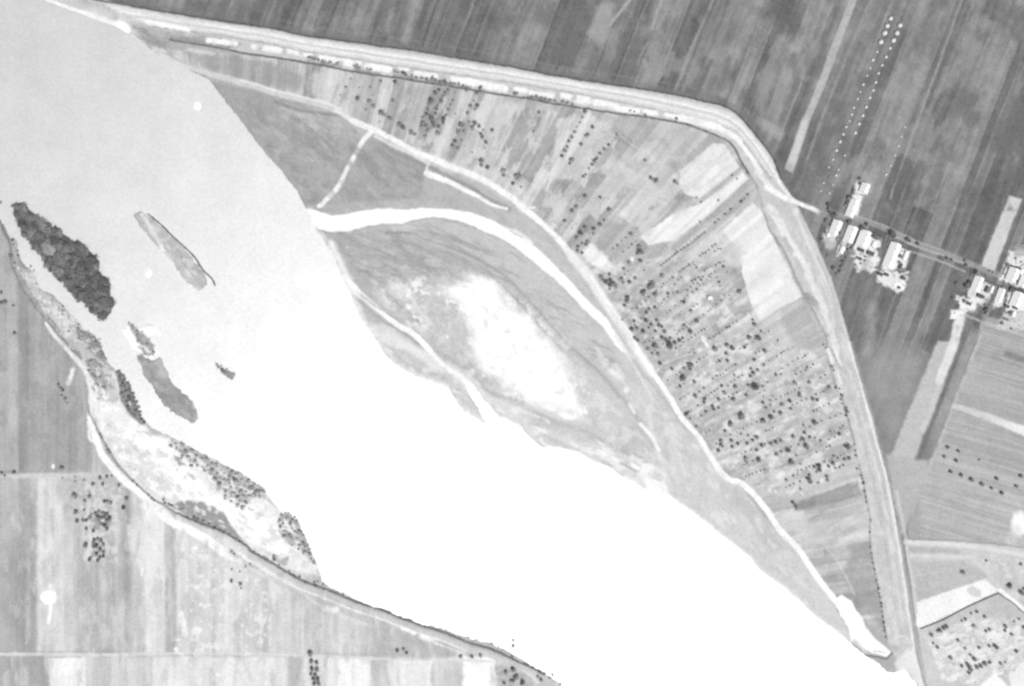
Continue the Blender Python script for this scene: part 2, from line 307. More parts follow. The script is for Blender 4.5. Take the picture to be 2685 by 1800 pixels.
stroke([(915,690),(970,692)], 6, 160, 2.5, op=.7); stroke([(940,712),(1000,714),(1035,720)], 6, 156, 2.5, op=.7); stroke([(1040,690),(1100,700)], 5, 164, 3, op=.5)
stroke([(1080,612),(1110,622),(1130,636)], 3, 200, 1.5, op=.6)
# big sand sheet
poly([(1156,755),(1190,738),(1250,722),(1290,735),(1310,770),(1350,800),(1385,830),(1404,872),(1437,900),(1470,936),(1482,975),(1500,1005),(1518,1040),(1530,1090),(1490,1085),
 (1410,1062),(1365,1048),(1320,1014),(1290,985),(1254,960),(1240,930),(1230,870),(1220,828),(1185,790),(1160,775)], 252, 22, 26, rs=40, cls=4)
poly([(1110,740),(1170,730),(1200,760),(1290,900),(1200,960),(1120,900),(1000,790),(1060,720)], 200, 12, 10, op=.7, mott=14, ms=14)
poly([(1165,765),(1200,740),(1270,730),(1310,790),(1395,860),(1440,920),(1480,1000),(1500,1050),(1420,1050),(1330,1010),(1265,960),(1240,900),(1225,820),(1190,790)], 257, 12, 20, rs=22, cls=4)
blob(1043,752,30,16,226,8,10,op=.8); blob(1062,772,24,12,228,8,9,op=.8); blob(1112,830,26,6,228,6,6,ang=.9,op=.8); blob(1145,760,20,10,215,8,9,op=.7,ang=-.6)
for bx,by,rx,ry,a in ((1330,870,7,3,0),(1345,905,5,4,0),(1272,812,14,3,.8),(1465,1032,14,4,.3),(1275,850,6,10,0),(1300,830,9,3,1)): blob(bx,by,rx,ry,222,3,4,a,op=.7)
poly([(1490,960),(1560,975),(1640,1060),(1720,1180),(1620,1190),(1540,1120),(1520,1040)], 205, 8, 6, op=.8, mott=10)
poly([(1600,1140),(1680,1110),(1720,1175),(1700,1190),(1630,1180)], 192, 6, 5, op=.8)
# lower bar
poly([(1100,1000),(1180,940),(1250,985),(1310,1045),(1420,1095),(1530,1135),(1640,1185),(1700,1235),(1740,1290),(1690,1300),(1590,1232),(1470,1185),(1380,1150),(1300,1100),(1200,1010)], 218, 6, 5, mott=14, ms=16)
stroke([(1125,912),(1152,927),(1185,945),(1245,984),(1275,1020),(1305,1038),(1360,1047),(1410,1086),(1455,1107),(1530,1131),(1590,1161),(1635,1182),(1700,1215)], 11, 184, 4, rough=3)
stroke([(1400,1100),(1480,1125),(1560,1150)], 24, 198, 7, op=.8, rough=4)
stroke([(1629,1215),(1680,1242),(1707,1257),(1731,1283)], 6, 182, 2.5); stroke([(1450,1160),(1540,1190),(1620,1230)], 9, 200, 4, rough=4, op=.7)
for a in ((1580,1188,16,5),(1612,1204,12,5),(1665,1221,16,6),(1690,1232,20,6),(1480,1090,22,7),(1440,1070,22,5)): blob(*a, 252, 3, 4, ang=.45)
poly([(1690,1215),(1745,1245),(1752,1300),(1700,1285),(1680,1240)], 246, 6, 8)
poly([(975,880),(1035,880),(1100,930),(1180,985),(1190,1020),(1120,1000),(1075,985),(1020,950)], 200, 6, 7, mott=14, ms=12)
poly([(975,880),(1000,870),(1080,905),(1125,925),(1170,960),(1100,935),(1040,900)], 236, 6, 6, op=.8)
poly([(1190,1025),(1225,1030),(1262,1085),(1280,1118),(1215,1078)], 208, 4, 5, mott=10)
stroke([(870,640),(900,705),(925,760),(945,830),(965,880)], 18, 240, 6, rough=4)
stroke([(935,785),(955,830),(985,860)], 14, 208, 6, op=.8, rough=4)
poly([(960,858),(1010,850),(1100,908),(1170,958),(1165,985),(1085,935),(1010,902)], 232, 5, 8, mott=14, op=.7)
stroke([(894,735),(915,768),(939,786),(960,806),(1005,842),(1050,869),(1100,905)], 5, 172, 2)
stroke([(900,727),(921,744),(948,774),(990,810),(1041,852),(1080,873),(1110,900),(1128,920)], 12, 255, 1.8, cls=4, w2=15)
stroke([(1105,900),(1150,945),(1180,970),(1220,1000),(1255,1045),(1290,1105)], 9, 252, 4, w2=18, cls=4, rough=4)
stroke([(958,740),(1010,770),(1040,790)], 10, 172, 4, op=.6); stroke([(1030,805),(1075,830),(1100,850)], 14, 186, 6, op=.8)
# bright wash
WASH = [(795,546),(830,552),(868,566),(905,563),(930,558),(990,547),(1060,550),(1110,546),(1180,548),(1240,560),(1300,583),(1340,610),(1389,636),(1410,654),(1449,690),(1488,729),
 (1530,777),(1560,807),(1590,834),(1608,864),(1632,900),(1652,935),(1640,930),(1612,905),(1584,861),(1548,828),(1500,777),(1455,732),(1410,696),(1350,648),(1320,628),(1260,603),(1215,582),
 (1140,570),(1080,576),(1056,586),(1014,585),(960,594),(915,606),(876,610),(840,603),(819,591),(808,570)]
stroke([(806,560),(820,594),(850,608),(900,612)], 4, 156, 2)
poly(WASH, 258, 2.5, 2, cls=4)
stroke([(1320,598),(1360,612),(1395,640)], 8, 240, 3, rough=3); stroke([(960,596),(1056,588),(1140,572),(1215,584)], 2.5, 170, 1.5, op=.8)
stroke([(1612,880),(1650,935),(1680,990),(1704,1035)], 7, 236, 2.5, t2=215); stroke([(1560,870),(1600,910),(1640,960),(1700,1050)], 14, 205, 7, op=.5)
stroke([(1645,930),(1690,985),(1735,1040),(1800,1130)], 7, 178, 3, op=.6)
stroke([(1600,972),(1625,990)], 13, 238, 4, rough=3); blob(1642,1022,7,9,236,3,3); stroke([(1650,1060),(1665,1083)], 6, 250, 2); stroke([(1680,1113),(1710,1149),(1727,1180)], 9, 252, 2.4, rough=1)
stroke([(1727,1180),(1740,1230),(1775,1290)], 12, 238, 5, op=.6, rough=4)
stroke([(1745,1160),(1752,1220),(1775,1300)], 8, 190, 4, op=.6)
poly([(1760,1200),(1850,1190),(1940,1290),(2000,1360),(2100,1480),(2200,1640),(2225,1680),(2120,1590),(2000,1500),(1850,1370),(1780,1310)], 208, 5, 4, op=.7, mott=9)
poly([(1890,1262),(1945,1285),(2010,1360),(2060,1440),(2020,1450),(1960,1370),(1920,1310)], 192, 8, 5, op=.7)
stroke(tr(3,-4,north_shore[20:42]), 16, 242, 8, op=.75, rough=5)
stroke(tr(4,-3,north_shore[-26:-8]), 10, 236, 4, op=.8, rough=3)
# track along the river
stroke([(880,290),(905,305),(930,322)], 16, 205, 5, op=.8)
TRK1 = [(405,129),(450,159),(540,192),(630,216),(720,243),(780,258),(840,272),(892,292)]
TRK2 = [(921,318),(984,342),(1050,378),(1104,405),(1170,432),(1230,455),(1290,485),(1345,522),(1374,549),(1410,576),(1455,618),(1500,672),(1545,726),(1575,774),(1605,819),(1644,870),(1671,920),
  (1710,975),(1755,1041),(1785,1092),(1830,1143),(1860,1194),(1890,1238),(1914,1258),(1944,1268),(1980,1302),(2010,1338),(2045,1390),(2090,1438),(2120,1480),(2150,1522),(2177,1558),(2200,1590)]
stroke(TRK1, 15, 212, 3, cls=7, w2=18); stroke(tr(2,-6,TRK1[3:]), 5, 232, 2, cls=7); stroke(tr(-2,8,TRK1[:3]), 4, 150, 2, brk=.3)
stroke([(1005,381),(1050,408),(1104,428),(1152,452),(1230,491),(1275,520),(1335,548)], 11, 156, 3); stroke([(984,357),(1032,384),(1080,405),(1125,430)], 8, 226, 2.5)
stroke([(1119,456),(1170,474),(1215,497),(1260,520),(1290,537),(1330,548)], 15, 252, 2.5, w2=6, rough=2, cls=4); stroke([(1120,436),(1118,458)], 6, 235, 2)
stroke(TRK2[3:9], 26, 228, 6, rough=4, op=.7); stroke(TRK2[:10], 15, 249, 3, cls=7, rough=1.5); stroke(TRK2[8:15], 13, 250, 2.4, cls=7, w2=20); stroke(TRK2[11:18], 26, 236, 5, cls=7, w2=24); stroke(tr(4,-3,TRK2[12:18]), 6, 250, 2, op=.8)
stroke(TRK2[16:], 13, 255, 2.2, cls=7, w2=17); stroke([(1374,549),(1402,545)], 6, 238, 2); stroke([(1310,440),(1340,460)], 8, 225, 4, op=.6)
poly([(1240,432),(1300,440),(1370,490),(1400,530),(1350,505),(1290,470)], 222, 8, 8, op=.7)
stroke([(980,342),(954,366),(930,408),(903,455),(888,489),(868,513),(837,541)], 12, 249, 2.4, cls=7, rough=1.5)
stroke([(880,290),(905,305),(935,324),(984,343)], 9, 236, 4, cls=7)
poly([(2192,1567),(2207,1559),(2234,1579),(2243,1600),(2258,1618),(2273,1648),(2297,1678),(2324,1699),(2338,1712),(2324,1722),(2285,1714),(2255,1697),(2231,1680),(2222,1645),(2201,1609)], 256, 2.5, 2, cls=4)
stroke([(2266,1719),(2303,1724),(2324,1729),(2340,1712)], 3.5, 138, 1.5); stroke([(2290,1708),(2320,1711)], 3, 190, 1.5)
stroke([(2240,1680),(2270,1712)], 8, 215, 3)

# ---------------------------------------------------------------- levee
faint = [(400,70),(455,78),(555,90),(630,102),(700,114),(798,135),(915,153),(1050,175),(1170,192),(1360,219),(1440,234),(1560,255),(1680,279),(1830,312),(1905,336),(1950,375),(1980,420),(2020,470)]
ditch = [(390,108),(444,104),(540,120),(618,136),(700,148),(750,156),(840,172),(930,189),(1035,204),(1140,220),(1230,235),(1360,255),(1410,264),(1500,280),(1590,294),(1680,306),(1755,318),(1806,328),(1890,360),(1920,381),(1941,420),(1965,459),
  (1989,500),(2015,597),(2036,624),(2063,672),(2087,729),(2111,777),(2140,830),(2165,880),(2177,960),(2192,1017),(2207,1041),(2219,1080),(2240,1161),(2249,1200),(2261,1254),(2268,1290),(2273,1320),(2282,1360),(2280,1396),(2285,1450),(2300,1540),(2309,1585),(2318,1636),(2326,1675)]
LV = levee_n[1:] + [(2440,1900),(2380,1790),(2345,1720)] + ditch[::-1] + [(340,85),(300,60),(180,20),(110,-20)]
poly(LV, 204, 2, cls=2, mott=7, ms=12)
poly([(110,-30),(249,-20),(300,12),(345,66),(300,66),(180,26)], 206, 4, 3); stroke([(210,2),(290,28),(305,58)], 14, 182, 6, op=.8, rough=4)
poly(levee_n[1:16] + faint[::-1], 217, 1.8, cls=2); 
d, win = sdf_poly(levee_n[1:16] + faint[::-1], 3); x, y = X[win], Y[win]; TONE[win] += np.clip(d / 3, 0, 1) * 7 * fbm((-.17 * x + .98 * y) / 4, (.98 * x + .17 * y) / 130, 2)
def lerp(f): 
    a = catmull(levee_n[1:16], 8); b = catmull(faint, 8); n = 60
    return [(a[int(t * (len(a)-1) / n)][0] * (1-f) + b[int(t * (len(b)-1) / n)][0] * f, a[int(t * (len(a)-1) / n)][1] * (1-f) + b[int(t * (len(b)-1) / n)][1] * f) for t in range(0, n + 1, 3)]
stroke(lerp(.1), 6, 200, 2.2, op=.8, brk=.1); stroke(lerp(.3), 5, 232, 2); stroke(lerp(.45), 5, 248, 2); stroke(lerp(.6), 4, 202, 1.6, op=.9, brk=.1); stroke(lerp(.74), 4, 240, 2, op=.8, brk=.3); stroke(lerp(.88), 4, 206, 2, op=.7)
stroke(faint, 4, 160, 1.6, brk=.15); stroke(levee_n[:16], 5, 92, 1.6, rough=.6)
stroke(levee_n[15:20], 4, 128, 2.5, op=.7)
poly([(345,66),(372,62),(400,72),(470,80),(560,98),(640,112),(620,130),(540,118),(444,104),(400,118),(372,104)], 172, 4, 4, mott=12)
poly([(350,66),(375,70),(400,96),(435,112),(430,126),(385,110),(365,90)], 148, 5, 5, op=.8, mott=12)
stroke([(450,100),(540,112),(600,126)], 12, 146, 4, op=.7); stroke([(495,130),(560,142)], 8, 214, 4, rough=3)
stroke([(104,-12),(150,12),(190,26),(232,40)], 13, 250, 2.5, cls=4); stroke([(228,38),(290,58),(335,84)], 17, 240, 4, rough=3, cls=4); blob(322,68,22,11,252,4,4,ang=.5,cls=4); stroke([(345,92),(380,120)], 8, 225, 3)
for a, b in ((790,905),(925,1010),(1035,1250),(1385,1505)):
    stroke(tr(1,-5,[p for p in catmull(ditch[:24], 5) if a <= p[0] <= b]), 9, 128, 3, op=.8, rough=3, brk=.35)
stroke(ditch[1:22], 5, 104, 1.6, rough=.6); stroke(ditch[21:30], 5, 158, 2.5); stroke(ditch[29:], 4, 138, 2, brk=.25)
for pts, wd in (([(384,58),(430,66),(495,80)],9),([(546,106),(618,116)],15),([(664,122),(680,126)],13),([(692,127),(738,134)],15),([(753,135),(786,142)],13),([(795,143),(818,147)],10),([(842,151),(888,161)],14),([(899,163),(940,171)],19),
  ([(963,175),(1020,183)],18),([(1047,181),(1070,184)],9),([(1090,191),(1142,200)],13),([(1190,210),(1260,220),(1325,233)],19),([(1352,234),(1378,238)],15),([(1392,243),(1452,251)],11),([(1474,252),(1497,256)],14),
  ([(1514,262),(1540,265)],22),([(1562,269),(1620,281)],17),([(1620,284),(1672,292)],15),([(1692,294),(1722,300)],12),([(1748,302),(1770,306)],12),([(1785,309),(1840,322),(1884,334)],18),([(1884,334),(1917,352),(1940,370)],14),([(1942,376),(1968,412),(1996,455)],11)):
    stroke(pts, wd, 250, 2.5, rough=2.5, rs=8)
for px, py in ((680,127),(745,136),(790,138),(826,150),(892,168),(945,175),(1040,182),(1078,188),(1160,204),(1340,235),(1462,252),(1505,258)): blob(px,py,7,7,184,4,4,op=.7)
stroke([(1985,450),(2015,486),(2060,525)], 12, 232, 3); stroke([(2030,455),(2050,490),(2084,530)], 9, 246, 3)
WS = [(2015,548),(2040,575),(2058,612),(2075,645),(2105,690),(2129,744),(2153,795),(2180,870),(2192,920)]
stroke(WS, 24, 236, 3, w2=16, rough=2)
stroke([(2057,626),(2075,660)], 13, 192, 2.5); stroke([(2087,680),(2105,712)], 10, 196, 2.5); stroke([(2116,735),(2124,755)], 6, 212, 2); stroke([(2114,776),(2136,796)], 17, 160, 4, rough=2); stroke([(2155,830),(2172,880)], 5, 172, 2)
stroke([(2025,560),(2050,570)], 9, 206, 4); stroke([(1990,500),(2010,560),(2030,600)], 12, 196, 5, op=.8)
stroke([(2084,549),(2114,630),(2147,699),(2177,768),(2207,855),(2225,920)], 6, 226, 2); stroke([(2070,540),(2098,620),(2130,690),(2160,768),(2190,855)], 18, 214, 5, op=.5)
stroke([(2171,918),(2183,950)], 9, 240, 2); stroke([(2192,918),(2204,957)], 8, 240, 2); stroke([(2195,975),(2203,1005)], 9, 235, 2.5)
stroke([(2180,915),(2195,950),(2200,965)], 4, 168, 1.6)
crest = [(2225,900),(2264,1038),(2288,1128),(2312,1206),(2330,1290),(2345,1370),(2351,1405),(2369,1516),(2381,1606),(2396,1705),(2405,1750),(2420,1800),(2450,1890)]
stroke(crest, 8, 234, 2, cls=3); stroke(tr(-7,2,crest[1:5]), 4, 184, 2, op=.8); stroke(tr(9,2,crest[5:]), 8, 166, 2.5); stroke(tr(22,0,crest[4:9]), 7, 208, 3)
stroke(tr(-24,4,crest[2:11]), 12, 214, 5, op=.6, brk=.3)
poly([(2380,1700),(2396,1705),(2420,1800),(2440,1890),(2405,1890),(2360,1780),(2345,1740)], 236, 5, 4, op=.8)
stroke([(2340,1682),(2352,1670),(2370,1668)], 4, 236, 2); blob(2345,1700,9,9,186,4,4); stroke([(2292,1398),(2315,1400),(2330,1425),(2333,1450)], 5, 226, 2.5, op=.8)
poly([(2295,1405),(2325,1405),(2325,1450),(2300,1455)], 196, 5, 3, op=.7)
stroke(tr(-13,3,crest[1:9]), 3, 184, 1.8, op=.8, brk=.3); stroke(tr(-34,6,crest[2:10]), 4, 188, 2, op=.7, brk=.3); stroke(tr(-18,3,crest[0:9]), 4, 226, 2, op=.7, brk=.3); stroke(tr(8,-2,crest[:5]), 4, 178, 2, op=.7)
stroke([(2096,560),(2135,650),(2170,735),(2200,830),(2216,910)], 4, 186, 2, op=.8); stroke([(2075,560),(2112,650),(2148,740),(2175,820),(2195,900)], 4, 190, 2, op=.7, brk=.2)
# village road
RV = [(2010,492),(2055,518),(2100,536),(2135,549),(2158,562)]
stroke(RV, 13, 250, 2.5, cls=3, w2=11)
RV2 = [(2158,562),(2190,562),(2237,571),(2300,592),(2345,612),(2405,640),(2470,662),(2540,690),(2600,715),(2690,745),(2790,780)]
stroke(RV2, 15, 158, 3.5, cls=3); stroke(tr(0,8,RV2[4:8]), 4, 196, 2); stroke(tr(2,-6,RV2[2:7]), 3, 182, 1.8); stroke(tr(-10,22,RV2[5:8]), 4, 188, 2)
stroke([(2500,815),(2560,838),(2640,866),(2700,885)], 6, 198, 2.5, op=.8, cls=3)
# yards
def yard(z, tone=246, rough=4, op=1): poly(T(C4, R2, z), tone, 3, rough, 7, cls=6, op=op)
yard([(660,440),(740,470),(690,620),(600,600),(580,540)]); yard([(780,490),(870,520),(820,640),(750,650),(740,600)], 240); yard([(900,520),(1090,600),(1040,760),(860,720),(840,640)], 238)
yard([(560,560),(620,520),(700,580),(680,680),(600,670)], 205, 6, .8); yard([(720,650),(800,660),(760,720),(690,750)], 232, 6)
yard([(830,720),(1080,760),(1010,880),(880,870)], 236, 10); yard([(1180,640),(1340,700),(1300,840),(1180,860),(1090,850)], 240)
yard([(1060,870),(1320,880),(1310,1010),(1230,1070),(1180,1030),(1040,960)], 232, 9); blob(*T(C4,R2,[(1250,1000)])[0], 16, 14, 254, 3, 4, cls=6)
yard([(870,80),(990,110),(960,200),(830,230)], 236, 6); yard([(850,200),(930,210),(880,380),(760,380)], 242, 4); yard([(940,40),(1010,60),(1010,190),(960,200)], 170, 6, .8)
yard([(1880,930),(2080,1000),(2000,1190),(1830,1090)], 226, 8); yard([(1740,1090),(1960,1110),(1900,1230),(1790,1220)], 240, 9); yard([(2080,1040),(2170,1060),(2150,1180),(2060,1200)], 232, 5)
yard([(2190,1060),(2400,1100),(2400,1260),(2180,1220)], 240, 6); yard([(2160,1250),(2400,1220),(2400,1400),(2100,1370),(2110,1310)], 214, 10, .9)
yard([(2200,690),(2420,680),(2420,1060),(2120,940),(2150,870)], 234, 9); yard([(1700,1210),(1820,1220),(1780,1290),(1690,1290)], 246, 5)
yard([(2250,640),(2400,640),(2400,720),(2240,760)], 176, 5, .8)
for z in ([(1210,470),(1180,560)],): pass
stroke(T(C4,R2,[(560,360),(640,380),(600,460)]), 14, 150, 5, op=.8)
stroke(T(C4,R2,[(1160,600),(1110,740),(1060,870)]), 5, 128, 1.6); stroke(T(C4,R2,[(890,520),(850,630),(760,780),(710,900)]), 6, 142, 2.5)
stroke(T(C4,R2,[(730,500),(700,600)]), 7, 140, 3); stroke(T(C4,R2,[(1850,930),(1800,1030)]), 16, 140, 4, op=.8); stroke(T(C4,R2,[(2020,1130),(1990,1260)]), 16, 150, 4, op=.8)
stroke(T(C4,R2,[(950,800),(900,1100),(920,1350)]), 18, 128, 8, op=.5); stroke(T(C4,R2,[(1210,1080),(1100,1400),(1050,1540)]), 3, 172, 2, op=.7)
stroke(T(C4,R2,[(1000,1180),(1000,1400),(960,1560)]), 28, 176, 10, op=.6, rough=6)

# ---------------------------------------------------------------- south bank
poly(SOUTH, 188, 2)
for x0, x1, t in ((-400,45,178),(45,78,158),(78,140,172),(140,190,166),(190,240,170)): poly([(x0,590),(x1,590),(x1,1245),(x0,1245)], t, 4, 2)
for x0, x1, t in ((-400,40,186),(40,98,176),(98,140,222),(140,172,214),(172,207,198),(207,245,180),(245,285,190),(285,325,190),(325,345,176),(345,380,204),(380,435,228),(435,460,186),(460,560,220),(560,650,216),(650,700,208),(700,770,210),(770,800,214),(800,838,196),(838,980,212),(980,1250,194)):
    poly([(x0,1245),(x1,1245),(x1,1716),(x0,1716)], t, 6, 4, 20)
for x0, x1, t in ((-400,130,172),(130,225,236),(225,330,208),(330,400,206),(400,560,230),(560,755,226),(755,795,192),(795,890,225),(890,975,243),(975,1020,202),(1020,1135,234),(1135,1215,214),(1215,1300,249),(1300,1900,205)):
    poly([(x0,1722),(x1,1722),(x1,2200),(x0,2200)], t, 5, 6, 16)
d, win = sdf_poly(SOUTH, 3); x, y = X[win], Y[win]; m = np.clip(d / 3, 0, 1)
TONE[win] += m * (9 * fbm(x / 9, y / 320, 4) + 8 * parcels(x, y, 6, 26, 300, 900, 31)[0] + 12 * fbm(x / 40 + 4, y / 90, 4) - 18 * np.clip(1 - np.hypot(x - 40, (y - 1600) * .45) / 100, 0, 1))
blob(130,1120,60,90,158,20,20,op=.5); blob(30,1500,24,30,162,12,10,op=.6); blob(400,1500,26,110,232,12,14,op=.7); blob(375,1420,40,70,232,14,16,op=.7)
blob(330,1620,60,50,196,20,20,op=.6)
poly([(155,1240),(330,1240),(325,1330),(300,1420),(215,1480),(200,1400),(165,1340)], 196, 8, 10, op=.7, mott=22, ms=9)
for c, r in (((262,1370),34),((256,1440),28)):
    pts = [(c[0] + r * math.cos(k * .7), c[1] + r * .95 * math.sin(k * .7)) for k in range(0, 9)]
    stroke(pts, 6, 232, 3, op=.6, rough=2); blob(c[0], c[1], r * .75, r * .7, 150, 6, 6, op=.7)
blob(129,1567,23,20,256,3,4,cls=4); blob(134,1537,6,6,246,2); stroke([(133,1580),(131,1610),(127,1634)], 8, 252, 2.5, w2=9)
stroke([(474,1612),(478,1632),(484,1660)], 16, 250, 3.5, rough=3); blob(518,1655,13,10,244,4,4); blob(517,1539,8,6,250,3); blob(546,1588,16,5,240,3,4,ang=-.3); blob(527,1585,6,6,242,3); blob(512,1438,8,6,250,3,2); blob(372,1500,5,12,240,3); blob(462,1702,5,5,245,2)
stroke([(190,970),(186,985),(178,1005)], 11, 244, 3, rough=2); blob(140,1224,4,7,246,2)
stroke([(-300,1714),(-90,1716),(0,1716),(270,1718),(500,1714),(700,1716),(825,1721),(990,1728),(1155,1729),(1290,1735)], 8, 222, 2.2, cls=7); stroke([(-60,1709),(200,1710),(330,1709)], 3, 160, 1.6, op=.6); stroke([(0,1724),(210,1724)], 3, 165, 1.6, op=.6)
stroke([(-60,1247),(100,1248),(210,1247),(330,1244)], 12, 208, 4); stroke([(0,1240),(50,1240)], 8, 160, 4, op=.7)
poly([(978,1642),(1060,1652),(1150,1692),(1170,1726),(975,1726)], 186, 4, 4, op=.8, mott=8)
# floodplain sand
FLD = [(225,965),(300,975),(330,1060),(372,1114),(440,1140),(520,1180),(640,1245),(720,1320),(770,1345),(830,1470),(835,1510),(770,1500),(700,1465),(600,1395),(465,1345),(396,1303),(351,1260),(306,1212),(264,1140),(240,1060)]
poly(FLD, 236, 5, 5, mott=12, ms=16)
poly([(285,1135),(340,1110),(420,1150),(500,1230),(560,1300),(640,1330),(740,1400),(760,1460),(700,1450),(600,1380),(520,1310),(430,1240),(360,1190)], 255, 8, 12, cls=4)
poly([(262,1060),(300,1062),(335,1110),(330,1150),(280,1130)], 238, 4, 5)
poly([(280,1100),(330,1140),(380,1190),(430,1250),(500,1320),(440,1318),(396,1300),(351,1258),(306,1208),(270,1145)], 220, 10, 10, op=.8, mott=16)
G = [([(306,969),(324,978),(348,1014),(366,1056),(370,1086),(385,1107),(372,1114),(336,1086),(315,1050),(309,999)],148,8), ([(447,1149),(480,1156),(525,1180),(570,1204),(630,1234),(695,1274),(705,1300),(669,1290),(645,1326),(615,1317),(585,1284),(555,1245),(510,1215),(480,1194),(450,1164)],186,16),
 ([(456,1195),(470,1200),(485,1218),(471,1224)],166,6),([(492,1243),(505,1245),(516,1258),(503,1258)],190,6),([(522,1311),(555,1326),(591,1350),(605,1380),(640,1420),(600,1398),(525,1372),(440,1325),(480,1314)],160,6),
 ([(726,1360),(759,1340),(786,1369),(801,1408),(814,1447),(828,1483),(789,1450),(759,1429),(735,1399)],176,18),([(720,1453),(759,1462),(753,1486),(711,1470)],186,10),([(665,1265),(692,1284),(716,1322),(704,1316),(668,1300)],196,12),
 ([(198,846),(222,861),(252,880),(267,900),(280,940),(262,945),(238,925),(205,890)],148,10),([(225,938),(258,948),(282,1005),(278,1022),(250,1005),(228,975)],172,22),([(385,1110),(420,1126),(448,1142),(430,1150),(400,1140),(384,1126)],192,10),([(255,1015),(300,990),(315,1045),(300,1060),(258,1050)],204,10)]
for pg, t, mo in G: poly(pg, t, 3, 3, 8, mott=mo, ms=7)
blob(341,1058,3,8,214,2,1,ang=-.2); blob(512,1206,12,5,240,4,4); blob(500,1195,10,5,240,3,3); stroke([(600,1275),(620,1300)], 5, 215, 3)
poly([(30,700),(95,712),(110,755),(170,800),(220,862),(285,960),(300,1000),(240,1000),(225,970),(150,872),(75,782),(40,722)], 204, 4, 4, op=.8, mott=16, ms=12)
blob(150,822,18,10,224,5,6,ang=.8); blob(165,855,16,8,216,5,5,ang=.8); blob(268,958,9,12,216,4,4); stroke([(110,755),(150,790),(168,815)], 7, 178, 4, rough=3)
blob(22,690,18,26,160,8,8,op=.6)
for pg, t, mo in G[8:10]: poly(pg, t, 3, 3, 8, mott=mo, ms=7)
BANK = [(0,579),(9,606),(27,642),(30,690),(45,726),(75,780),(120,837),(150,872),(190,915),(222,955)]
stroke(BANK, 7, 118, 2.2, brk=.15, rough=2); stroke(tr(6,4,BANK[2:]), 9, 160, 4, op=.7, brk=.3, rough=3)
for xx, t_ in ((6,190),(22,196),(58,150),(100,184),(118,190),(150,150),(176,186),(205,180),(222,186)): stroke([(xx,760 if xx < 120 else 960),(xx+2,1000),(xx,1230)], 7, t_, 4, op=.55, brk=.35); stroke(tr(7,-5,BANK[4:8]), 3, 166, 1.6)
SROAD = [(120,849),(144,882),(168,906),(195,939),(222,972),(236,1011),(238,1050),(236,1095),(252,1150),(270,1195),(315,1249),(360,1287),(405,1329),(450,1368),(500,1392),(545,1417),(590,1450),(630,1464),(700,1500)]
stroke(SROAD[:8], 9, 238, 2.5, cls=3, w2=14); stroke(SROAD[7:], 16, 255, 2.8, cls=3, w2=26, rough=2); stroke([(233,1107),(236,1150),(250,1160)], 9, 244, 3); blob(395,1325,26,20,240,7,7); blob(430,1350,30,14,246,5,5,ang=.6)
SDITCH = [(231,1062),(234,1080),(249,1113),(264,1143),(285,1179),(306,1215),(351,1263),(396,1305),(435,1328),(465,1347),(525,1372),(585,1395),(645,1430),(660,1447),(705,1471),(771,1512),(828,1536),(870,1552),(930,1577),(990,1596),(1035,1613),(1095,1637),(1170,1661),(1230,1685),(1290,1703),(1360,1735),(1395,1750),(1425,1768)]
stroke(tr(-5,14,SDITCH[13:26]), 17, 206, 3, cls=2); stroke(tr(-8,21,SDITCH[12:24]), 4, 240, 1.8, cls=3); stroke(tr(-16,30,SDITCH[12:20]), 9, 198, 3, op=.8, w2=16)
stroke(SDITCH, 5, 130, 1.8, brk=.1); stroke(SDITCH[9:], 6, 104, 1.8, brk=.05)
stroke([(850,1597),(882,1599)], 13, 247, 3.5, rough=3); stroke([(700,1500),(760,1530),(840,1590),(900,1618),(980,1642)], 6, 228, 3, op=.8); stroke([(1055,1648),(1085,1662)], 9, 246, 3, rough=2); stroke([(1105,1672),(1145,1682)], 11, 247, 3, rough=2); stroke([(1140,1687),(1215,1714)], 5, 236, 2)
stroke([(1140,1680),(1200,1702)], 4, 182, 2); stroke([(1360,1755),(1390,1770),(1410,1790)], 6, 236, 3)
poly([(1300,1745),(1360,1750),(1400,1790),(1420,1900),(1310,1900)], 186, 6, 6, mott=24, ms=8)
stroke([(605,1445),(620,1460)], 14, 186, 5, op=.8); stroke([(640,1475),(680,1490)], 10, 190, 4, op=.8)

# ---------------------------------------------------------------- islands
poly(I1, 118, 2, 3, cls=5, mott=12, ms=10); blob(129,657,21,13,172,5,5,ang=.75); blob(115,645,16,9,150,6,5,ang=.75); stroke([(200,770),(240,812),(270,838)], 16, 150, 6, op=.7)
poly(I2, 196, 2, 3, cls=5, mott=9, ms=12); stroke([(372,558),(392,595),(410,625),(430,655),(445,685)], 9, 232, 4, rough=4); stroke([(345,566),(362,580),(385,610)], 9, 178, 4, op=.7)
stroke([(425,618),(460,655),(510,700)], 22, 180, 6, op=.7, rough=4); stroke([(402,565),(435,597),(468,630),(498,663),(525,700)], 3.5, 146, 1.5); blob(424,654,6,12,238,4,4,ang=-.4); blob(522,742,24,16,192,5,4)
poly([(310,858),(335,845),(372,848),(432,860),(440,900),(420,925),(400,945),(340,930),(322,885)], 256, 3, 3, cls=4)
poly(I3b, 176, 3, 4, cls=5, mott=14, ms=8); poly(I3, 164, 2.5, 3, cls=5, mott=9, ms=12); blob(425,965,18,32,190,8,6,ang=-.4,op=.8); stroke([(380,935),(400,985),(420,1030),(440,1060)], 12, 144, 5, op=.7); blob(362,950,9,22,182,5,4,ang=-.4,op=.7)
stroke([(368,905),(385,915),(395,930)], 7, 248, 3, cls=4, rough=3); blob(368,912,7,4,205,2,2)
poly(I4, 156, 2.5, 3, cls=5, mott=12)
for bx, by, br, t in ((517,278,18,257),(310,693,6,256),(388,716,18,257),(310,706,5,250),(318,516,6,206)): blob(bx,by,br,br,t,2,cls=4)

